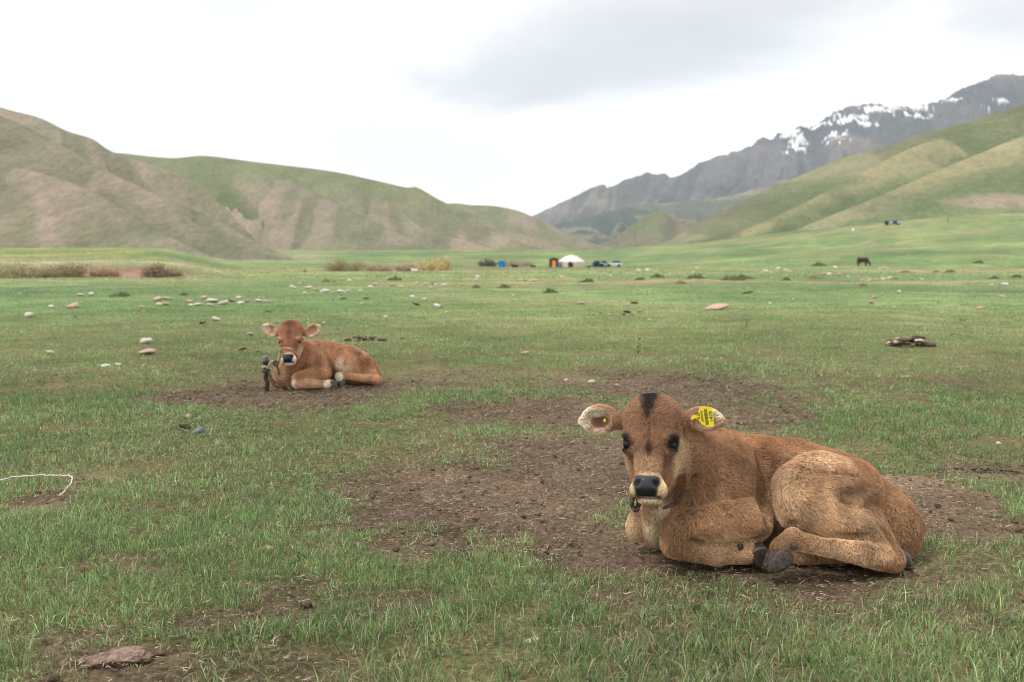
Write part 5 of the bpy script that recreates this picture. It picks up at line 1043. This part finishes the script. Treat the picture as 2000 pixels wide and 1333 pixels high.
def shrub(u, Y, wpx, hpx, col, seed, label, nleaf=3000, sink=.15):
    P = stand(u, Y); m = Y / FPX; W_, Hh = wpx * m / 2, hpx * m * .8; r = np.random.default_rng(seed); root = new_root('shrub', tuple(P), label, 'shrub', 'willow shrubs along the stream bank'); Vs, Fs = [], []
    tips = []
    for i in range(26):
        a = r.random() * 6.28; rr = math.sqrt(r.random()); e = P + np.array([math.cos(a) * rr * W_, math.sin(a) * rr * W_ * .7, Hh * (1 - .55 * rr ** 2) * r.uniform(.75, 1.05)]); bq = P + np.array([math.cos(a) * rr * W_ * .45, math.sin(a) * rr * W_ * .3, -sink])
        mid = (bq + e) / 2 + r.normal(0, .06 * W_, 3); V, F = tube(catmull([bq, mid, e], 5), np.linspace(.035, .010, 5), 4); Fs += [tuple(x + len(Vs) for x in f_) for f_ in F]; Vs += list(V); tips.append((bq, mid, e))
    link('stems', pydata('stems', Vs, Fs, TWIG), root)
    ti = r.integers(0, len(tips), nleaf); f_ = r.uniform(.25, 1.08, nleaf)[:, None]; A_ = np.array([t_[0] for t_ in tips])[ti]; B_ = np.array([t_[2] for t_ in tips])[ti]
    c = A_ + (B_ - A_) * f_ + r.normal(0, .16 * W_, (nleaf, 3)) * np.array([1, .7, .6]); s_ = r.uniform(.05, .12, nleaf)[:, None] * (.55 + Y / 260); u1 = r.normal(0, 1, (nleaf, 3)); u1 /= np.linalg.norm(u1, axis=1)[:, None]; u2 = np.cross(u1, r.normal(0, 1, (nleaf, 3))); u2 /= np.linalg.norm(u2, axis=1)[:, None]
    V = np.stack([c - u1 * s_, c + u2 * s_ * .45, c + u1 * s_, c - u2 * s_ * .45], 1).reshape(-1, 3); V[:, 2] = np.maximum(V[:, 2], P[2] - .2); F = np.arange(nleaf * 4).reshape(-1, 4)
    cc = np.repeat(np.array(col) * r.uniform(.7, 1.3, (nleaf, 1)), 4, 0); link('foliage', mesh_np('foliage', V, F, LEAF, False, cc), root); adopt(root)
ol, br_, oc = srgb(166, 160, 116), srgb(176, 152, 126), srgb(202, 184, 130)
for a_ in ((38, 92, 92, 36, ol, 1, 'olive bushy shrub at the foot of yellow flowering slope'), (100, 94, 60, 22, br_, 2, 'low brown shrub on the reddish bank between olive bushes'), (142, 93, 82, 34, srgb(152, 138, 100), 3, 'olive brown shrub on the reddish bank'), (208, 95, 60, 20, br_, 4, 'thin brown shrub low on the reddish bank'),
           (312, 96, 60, 34, srgb(150, 130, 102), 5, 'brown rounded shrub at the end of the reddish bank'), (340, 97, 40, 18, ol, 6, 'small olive shrub beside the brown rounded one'), (675, 150, 78, 28, srgb(146, 130, 92), 7, 'wide tan shrub below the grey green hill foot'), (745, 152, 60, 12, br_, 8, 'low brown thicket beside the wide tan shrub'),
           (796, 155, 50, 16, br_, 9, 'brown thicket left of the small white animal'), (840, 165, 66, 28, oc, 10, 'ochre shrub just behind the small white animal'), (866, 170, 34, 34, oc, 11, 'tall ochre shrub at the end of the thicket'), (952, 240, 34, 18, srgb(104, 96, 84), 12, 'dark grey shrub left of the blue hut'), (1010, 260, 70, 12, br_, 13, 'low brown thicket behind the blue hut')):
    shrub(*a_)
# grass tussocks standing out of the mid pasture
tv = []
r = np.random.default_rng(55)
for (u, v, w_) in [(1075, 573, 32), (930, 563, 18), (985, 563, 28), (1145, 552, 30), (1285, 543, 30), (1360, 545, 40), (1455, 545, 36), (1535, 548, 20), (1430, 548, 50), (1768, 533, 18), (1830, 532, 14), (1855, 533, 24), (1685, 560, 18), (1940, 545, 20), (1985, 543, 24), (670, 585, 14), (715, 585, 10), (360, 578, 20), (235, 580, 40), (1250, 548, 20), (1600, 520, 30), (1330, 555, 24), (640, 552, 30), (770, 548, 30), (1590, 545, 26), (1910, 515, 22)]:
    P = on_ground(u, v); m = P[1] / FPX; n = 260; W_ = w_ * m / 2; a = r.random(n) * 6.28; q = np.sqrt(r.random(n)); x = P[0] + np.cos(a) * q * W_; y = P[1] + np.sin(a) * q * W_ * .6; h = (w_ * .34 * m) * r.uniform(.2, 1.1, n) ** 1.3 * (1 - .8 * q ** 1.5) * (.5 + fbm(x * 6 / (w_ * m), y * 0, None, 2, int(u))) + .02; z = gz(x, y) - .01; s_ = .006 + .0006 * P[1]; lx = r.normal(0, .3, n) * h; ly = r.normal(0, .3, n) * h
    V = np.stack([np.stack([x - s_, y, z], 1), np.stack([x + s_, y, z], 1), np.stack([x + lx, y + ly, z + h], 1)], 1).reshape(-1, 3); col_ = np.array(srgb(112, 124, 78)) if r.random() < .6 else np.array(srgb(162, 148, 112)); tv.append((V, np.arange(n * 3).reshape(-1, 3), np.repeat(col_ * r.uniform(.7, 1.3, (n, 1)), 3, 0)))
v, f, c = join(tv); link('tall_grass', mesh_np('tall_grass', v, f, GM, True, c), kind='stuff', label='taller dark and dry grass tussocks dotted over the pasture', cat='grass')
# ------------------------------------------------------------------ camp and animals far down the valley
def box_bm(bm, x0, x1, y0, y1, z0, z1):
    v = [bm.verts.new((x, y, z)) for z in (z0, z1) for y in (y0, y1) for x in (x0, x1)]
    for f_ in ((0, 2, 3, 1), (4, 5, 7, 6), (0, 1, 5, 4), (2, 6, 7, 3), (0, 4, 6, 2), (1, 3, 7, 5)): bm.faces.new([v[i] for i in f_])
def bm_obj(name, bm, mat, parent, bev=0.0):
    if bev: bmesh.ops.bevel(bm, geom=bm.edges[:], offset=bev, segments=2, affect='EDGES')
    me = bpy.data.meshes.new(name); bm.to_mesh(me); bm.free(); me.materials.append(mat); return link(name, me, parent)
def boxpart(name, d, mat, parent, bev=0.03): bm = bmesh.new(); box_bm(bm, *d); return bm_obj(name, bm, mat, parent, bev)
def lathe(prof, n=32, sx=1.0):
    V, F = [], []
    for r_, z in prof:
        for j in range(n): a = 6.283185 * j / n; V.append((r_ * math.cos(a) * sx, r_ * math.sin(a), z))
    for i in range(len(prof) - 1):
        for j in range(n): F.append((i * n + j, i * n + (j + 1) % n, (i + 1) * n + (j + 1) % n, (i + 1) * n + j))
    return np.array(V), F
FELT = mottled('yurt_felt', srgb(232, 230, 224), srgb(206, 202, 192), .9, .9, .3, .03); FELT2 = mottled('yurt_wall_cloth', srgb(222, 206, 192), srgb(196, 178, 166), 1.2, .9, .3, .03)
BROWN = mottled('brown_boards', srgb(112, 58, 40), srgb(84, 46, 34), 3, .8, .3, .02); ORANGE = mottled('orange_curtain', srgb(232, 176, 112), srgb(214, 140, 84), 2, .8, .2, .02); BLUE = mottled('blue_paint', srgb(30, 138, 206), srgb(24, 118, 186), 2, .6, .1, .01)
BLUED = mottled('blue_barrel', srgb(66, 118, 176), srgb(54, 98, 150), 3, .6, .1, .01); DARKV = mottled('dark_paint', srgb(58, 62, 78), srgb(44, 46, 58), 1.5, .5, .1, .01); WHITEV = mottled('white_paint', srgb(226, 228, 232), srgb(206, 208, 214), 1, .5, .1, .01); TYRE, _t, _b = bsdf('tyre', (.02, .02, .02), .9); GLASS, _t, _b = bsdf('car_glass', (.03, .04, .05), .15, .5); SILV = mottled('silver_paint', srgb(170, 180, 198), srgb(146, 154, 172), 1, .4, .1, .01)
HIDE = {k: mottled('hide_' + k, a, b_, 4, .9, .3, .02) for k, (a, b_) in dict(black=(srgb(46, 38, 36), srgb(32, 28, 28)), bay=(srgb(74, 46, 38), srgb(52, 34, 32)), tan=(srgb(170, 124, 84), srgb(138, 98, 66)), white=(srgb(226, 224, 218), srgb(200, 198, 190))).items()}
def local_root(name, P, label, cat, rz=0.0, group=None):
    o = new_root(name, tuple(P), label, cat, group); o.rotation_euler = (0, 0, rz); return o
# yurt
Yp = stand(1115, 230); yr = local_root('yurt', Yp, 'white felt yurt with domed roof in the valley', 'yurt', R(-8))
V, F = lathe([(2.92, -.3), (2.95, .05), (2.95, .75), (2.93, 1.35)], 40); link('wall', pydata('yurt_wall', V, F, FELT2), yr)
V, F = lathe([(3.02, 1.25), (2.97, 1.42), (2.65, 1.75), (2.1, 2.15), (1.45, 2.48), (.8, 2.68), (.45, 2.74)], 40)
V = V * (1 + .02 * (fbm(V[:, 0] * 2, V[:, 1] * 2, V[:, 2] * 2, 2, 5) - .5)[:, None]); link('roof', pydata('yurt_roof', V, F, FELT), yr)
V, F = lathe([(.62, 2.66), (.66, 2.78), (.5, 2.86), (.05, 2.90)], 24); link('crown_ring', pydata('crown_ring', V, F, FELT), yr)
k = Sculpt(); k.el((1.0, -.5, 2.62), (.55, .5, .16), .05); V, F = k.build(.05); link('roof_flap', mesh_np('roof_flap', V, F, FELT), yr)
boxpart('door', (-.45, .45, -3.03, -2.9, 0, 1.35), WOODD, yr, .02)
for i in range(3):
    z = .35 + .45 * i; V, F = lathe([(2.965, z), (2.985, z + .03), (2.965, z + .07)], 40); link('girth_band', pydata('girth_band', V, F, ROPE), yr)
# board hut with bright doorway curtain
P = stand(1081, 228); hu = local_root('hut', P, 'small brown hut with bright orange doorway beside the yurt', 'hut')
for sx_ in (-1, 1): boxpart('side_wall', (min(sx_ * 1.0, sx_ * .88), max(sx_ * 1.0, sx_ * .88), -.9, .9, -.2, 1.75), BROWN, hu)
boxpart('back_wall', (-.88, .88, .78, .9, -.2, 1.75), BROWN, hu); boxpart('front_board', (-.88, -.42, -.9, -.78, -.2, 1.75), BROWN, hu); boxpart('front_board', (.42, .88, -.9, -.78, -.2, 1.75), BROWN, hu)
boxpart('door_curtain', (-.42, .42, -.84, -.80, 0, 1.62), ORANGE, hu, .01)
bm = bmesh.new(); pr = [(-1.12, 1.72), (-.8, 2.05), (0, 2.3), (.8, 2.05), (1.12, 1.72)]; fr_ = [bm.verts.new((x, -1.0, z)) for x, z in pr]; bk = [bm.verts.new((x, 1.0, z)) for x, z in pr]
bm.faces.new(fr_); bm.faces.new(bk[::-1])
for i in range(5): bm.faces.new((fr_[i], bk[i], bk[(i + 1) % 5], fr_[(i + 1) % 5]))
bm_obj('roof', bm, BROWN, hu)
P = stand(1091, 227); bk_ = local_root('water_can', P, 'small blue can standing between brown hut and yurt', 'can'); V, F = lathe([(.02, 0), (.22, 0), (.24, .1), (.24, .75), (.16, .85), (.08, .95)], 14); link('body', pydata('can_body', V, F, BLUED), bk_); V, F = lathe([(.09, .93), (.09, 1.02), (.02, 1.03)], 10); link('lid', pydata('can_lid', V, F, BLUED), bk_)
# blue outhouse
P = stand(980, 226); ou = local_root('blue_hut', P, 'bright blue square hut left of the yurt', 'hut', R(6)); boxpart('wall', (-.75, .75, -.6, .6, -.2, 1.3), BLUE, ou); boxpart('roof', (-.82, .82, -.7, .7, 1.302, 1.40), BLUE, ou, .01); boxpart('door', (-.33, .33, -.64, -.602, 0, 1.15), BLUE, ou, .01)
P = stand(1158, 236); ba = local_root('barrel', P, 'upright blue barrel right of the yurt', 'barrel'); V, F = lathe([(.02, -.1), (.30, -.1), (.32, .3), (.30, .33), (.32, .36), (.32, .7), (.30, .73), (.32, .76), (.30, 1.1), (.02, 1.1)], 18); link('drum', pydata('drum', V, F, BLUED), ba); V, F = lathe([(.31, 1.08), (.325, 1.11), (.29, 1.14)], 18); link('rim', pydata('rim', V, F, BLUED), ba)
def car(u, Y, L_, label, paint, rz, tall=1.5):
    P = stand(u, Y); o = local_root('parked_car', P, label, 'car', rz); h = L_ / 2; w_ = .85
    def ext(name, prof, hw, mat, bev=.06):
        bm = bmesh.new(); a = [bm.verts.new((x * h, -hw, z)) for x, z in prof]; b_ = [bm.verts.new((x * h, hw, z)) for x, z in prof]; n = len(prof); bm.faces.new(a); bm.faces.new(b_[::-1])
        for i in range(n): bm.faces.new((a[i], b_[i], b_[(i + 1) % n], a[(i + 1) % n]))
        bmesh.ops.recalc_face_normals(bm, faces=bm.faces); return bm_obj(name, bm, mat, o, bev)
    ext('body', [(-1, .35), (1, .35), (1, .68), (.93, .82), (.45, .92), (-.95, .95), (-1, .8)], w_, paint); ext('cabin', [(-.88, .93), (.42, .91), (.18, tall - .04), (-.70, tall)], w_ * .86, GLASS, .04); ext('roof', [(-.72, tall - .02), (.20, tall - .05), (.16, tall + .05), (-.68, tall + .07)], w_ * .88, paint, .02)
    for sx_ in (-.62, .62):
        for sy in (-1, 1): V, F = lathe([(.02, -.1), (.30, -.1), (.33, -.05), (.33, .05), (.30, .1), (.02, .1)], 16); q = pydata('wheel', V[:, [0, 2, 1]] + np.array([sx_ * h, sy * w_ * .95, .33]), F, TYRE); link('wheel', q, o)
car(1178, 238, 2.6, 'silver blue car parked by dark cart right of the yurt', SILV, R(20)); car(1198, 240, 3.6, 'small white car parked farthest right of the yurt', WHITEV, R(180)); car(2001, 425, 4.2, 'white car on the green slope at the valley side', WHITEV, R(-20), 1.7)
def cart(u, Y, L_, H_, label, n_box, mat, rz=0.0):
    P = stand(u, Y); o = local_root('farm_trailer', P, label, 'trailer', rz); boxpart('bed', (-L_ / 2, L_ / 2, -.9, .9, .55, .75), DARKV, o)
    for i in range(n_box): x0 = -L_ / 2 + L_ * i / n_box; boxpart('load', (x0 + .05, x0 + L_ / n_box - .05, -.85, .85, .752, H_ - .35 * (i % 2)), mat if i % 2 == 0 else SILV, o, .08)
    for sx_ in (-.35, .35):
        for sy in (-1, 1): V, F = lathe([(.02, -.1), (.33, -.1), (.36, 0), (.33, .1), (.02, .1)], 14); link('wheel', pydata('wheel', V[:, [0, 2, 1]] + np.array([sx_ * L_, sy * .95, .36]), F, TYRE), o)
cart(1168, 236, 1.9, 1.5, 'dark loaded cart between blue barrel and silver car', 2, DARKV, R(10)); cart(1736, 455, 7.0, 2.1, 'long dark blue trailer parked on the green slope', 4, DARKV, R(-10))
P = stand(1660, 430); ta = local_root('water_tank', P, 'pale upright tank standing alone on the green slope', 'tank'); V, F = lathe([(.02, -.1), (.50, -.1), (.52, 1.2), (.4, 1.45), (.2, 1.5)], 18); link('drum', pydata('tank_drum', V, F, WHITEV), ta); V, F = lathe([(.2, 1.49), (.2, 1.6), (.02, 1.62)], 14); link('lid', pydata('tank_lid', V, F, SILV), ta)
P = stand(1843, 440); po = local_root('fence_post', P, 'dark lone post on the green slope', 'post'); V, F = tube([(0, 0, -.3), (.03, 0, .8), (.02, .02, 1.7)], [.16, .15, .13], 8); link('shaft', pydata('shaft', V, F, WOODD), po); V, F = tube([(-.2, 0, 1.2), (.25, 0, 1.3)], [.07, .06], 6); link('crosspiece', pydata('crosspiece', V, F, WOODD), po)
def beast(name, u, Y, label, hide, pose, size, rz, group=None):
    """small far animal: one continuous body; x forward, unit shoulder height"""
    P = stand(u, Y); k = Sculpt(); z0 = 1.0 if pose != 'lie' else .48
    k.el((0, 0, z0 - .25), (.62, .25, .27), .1); k.el((.40, 0, z0 - .22), (.26, .21, .29), .1); k.el((-.42, 0, z0 - .20), (.26, .22, .26), .1)
    if pose == 'graze': k.rc((.52, 0, .85), (.86, 0, .42), .17, .11, .08); k.rc((.86, 0, .42), (1.0, 0, .10), .11, .065, .05); ear = (.84, .52)
    elif pose == 'lie': k.rc((.50, 0, .36), (.72, 0, .60), .15, .11, .08); k.rc((.72, 0, .62), (.95, 0, .50), .105, .065, .05); ear = (.70, .72)
    else: k.rc((.52, 0, .90), (.80, 0, 1.12), .16, .11, .08); k.rc((.80, 0, 1.13), (1.06, 0, .98), .105, .065, .05); ear = (.78, 1.24)
    for sy in (-1, 1): k.rc((ear[0], sy * .06, ear[1]), (ear[0] - .05, sy * .17, ear[1] + .06), .04, .02, .02)
    for sx_ in (-1, 1):
        for sy in (-1, 1):
            if pose == 'lie': k.rc((sx_ * .40, sy * .20, .20), (sx_ * .40 + .28, sy * .27, .08), .11, .06, .04); k.rc((sx_ * .40 + .28, sy * .27, .07), (sx_ * .40 + .02, sy * .28, .05), .055, .04, .03)
            elif sx_ > 0: k.rc((.42, sy * .13, .66), (.43, sy * .13, .36), .105, .062, .05); k.rc((.43, sy * .13, .36), (.42, sy * .13, .02), .058, .048, .02)
            else: k.rc((-.46, sy * .13, .70), (-.36, sy * .14, .50), .15, .09, .05); k.rc((-.36, sy * .14, .50), (-.56, sy * .14, .34), .085, .058, .03); k.rc((-.56, sy * .14, .34), (-.52, sy * .14, .02), .055, .048, .02)
    k.rc((-.66, 0, z0 - .12), (-.74, 0, z0 - .55 if pose != 'lie' else .1), .04, .05, .03)
    V, F = k.build(.035); o = new_root(name, tuple(P), label, 'animal', group); o.rotation_euler = (0, 0, rz); o.scale = (size,) * 3; link('body', mesh_np(name + '_body', V, F, HIDE[hide]), o)
beast('horse', 1680, 205, 'dark brown animal grazing alone on the green rise', 'bay', 'graze', 1.75, R(-50)); beast('cow', 1006, 222, 'black cow lying just right of the blue hut', 'black', 'lie', 1.05, R(165)); beast('cow', 1041, 224, 'dark brown cow lying between blue hut and brown hut', 'bay', 'lie', .85, R(185))
beast('cow', 1115, 222, 'black animal standing in front of the white yurt', 'black', 'stand', .72, R(190)); beast('cow', 1149, 228, 'dark animal lying between yurt and blue barrel', 'black', 'lie', .75, R(20)); beast('cow', 598, 128, 'light brown animal lying far off below the hill foot', 'tan', 'lie', .62, R(110)); beast('sheep', 811, 150, 'small white animal beside the ochre shrub', 'white', 'lie', .72, R(200))
r = np.random.default_rng(99)
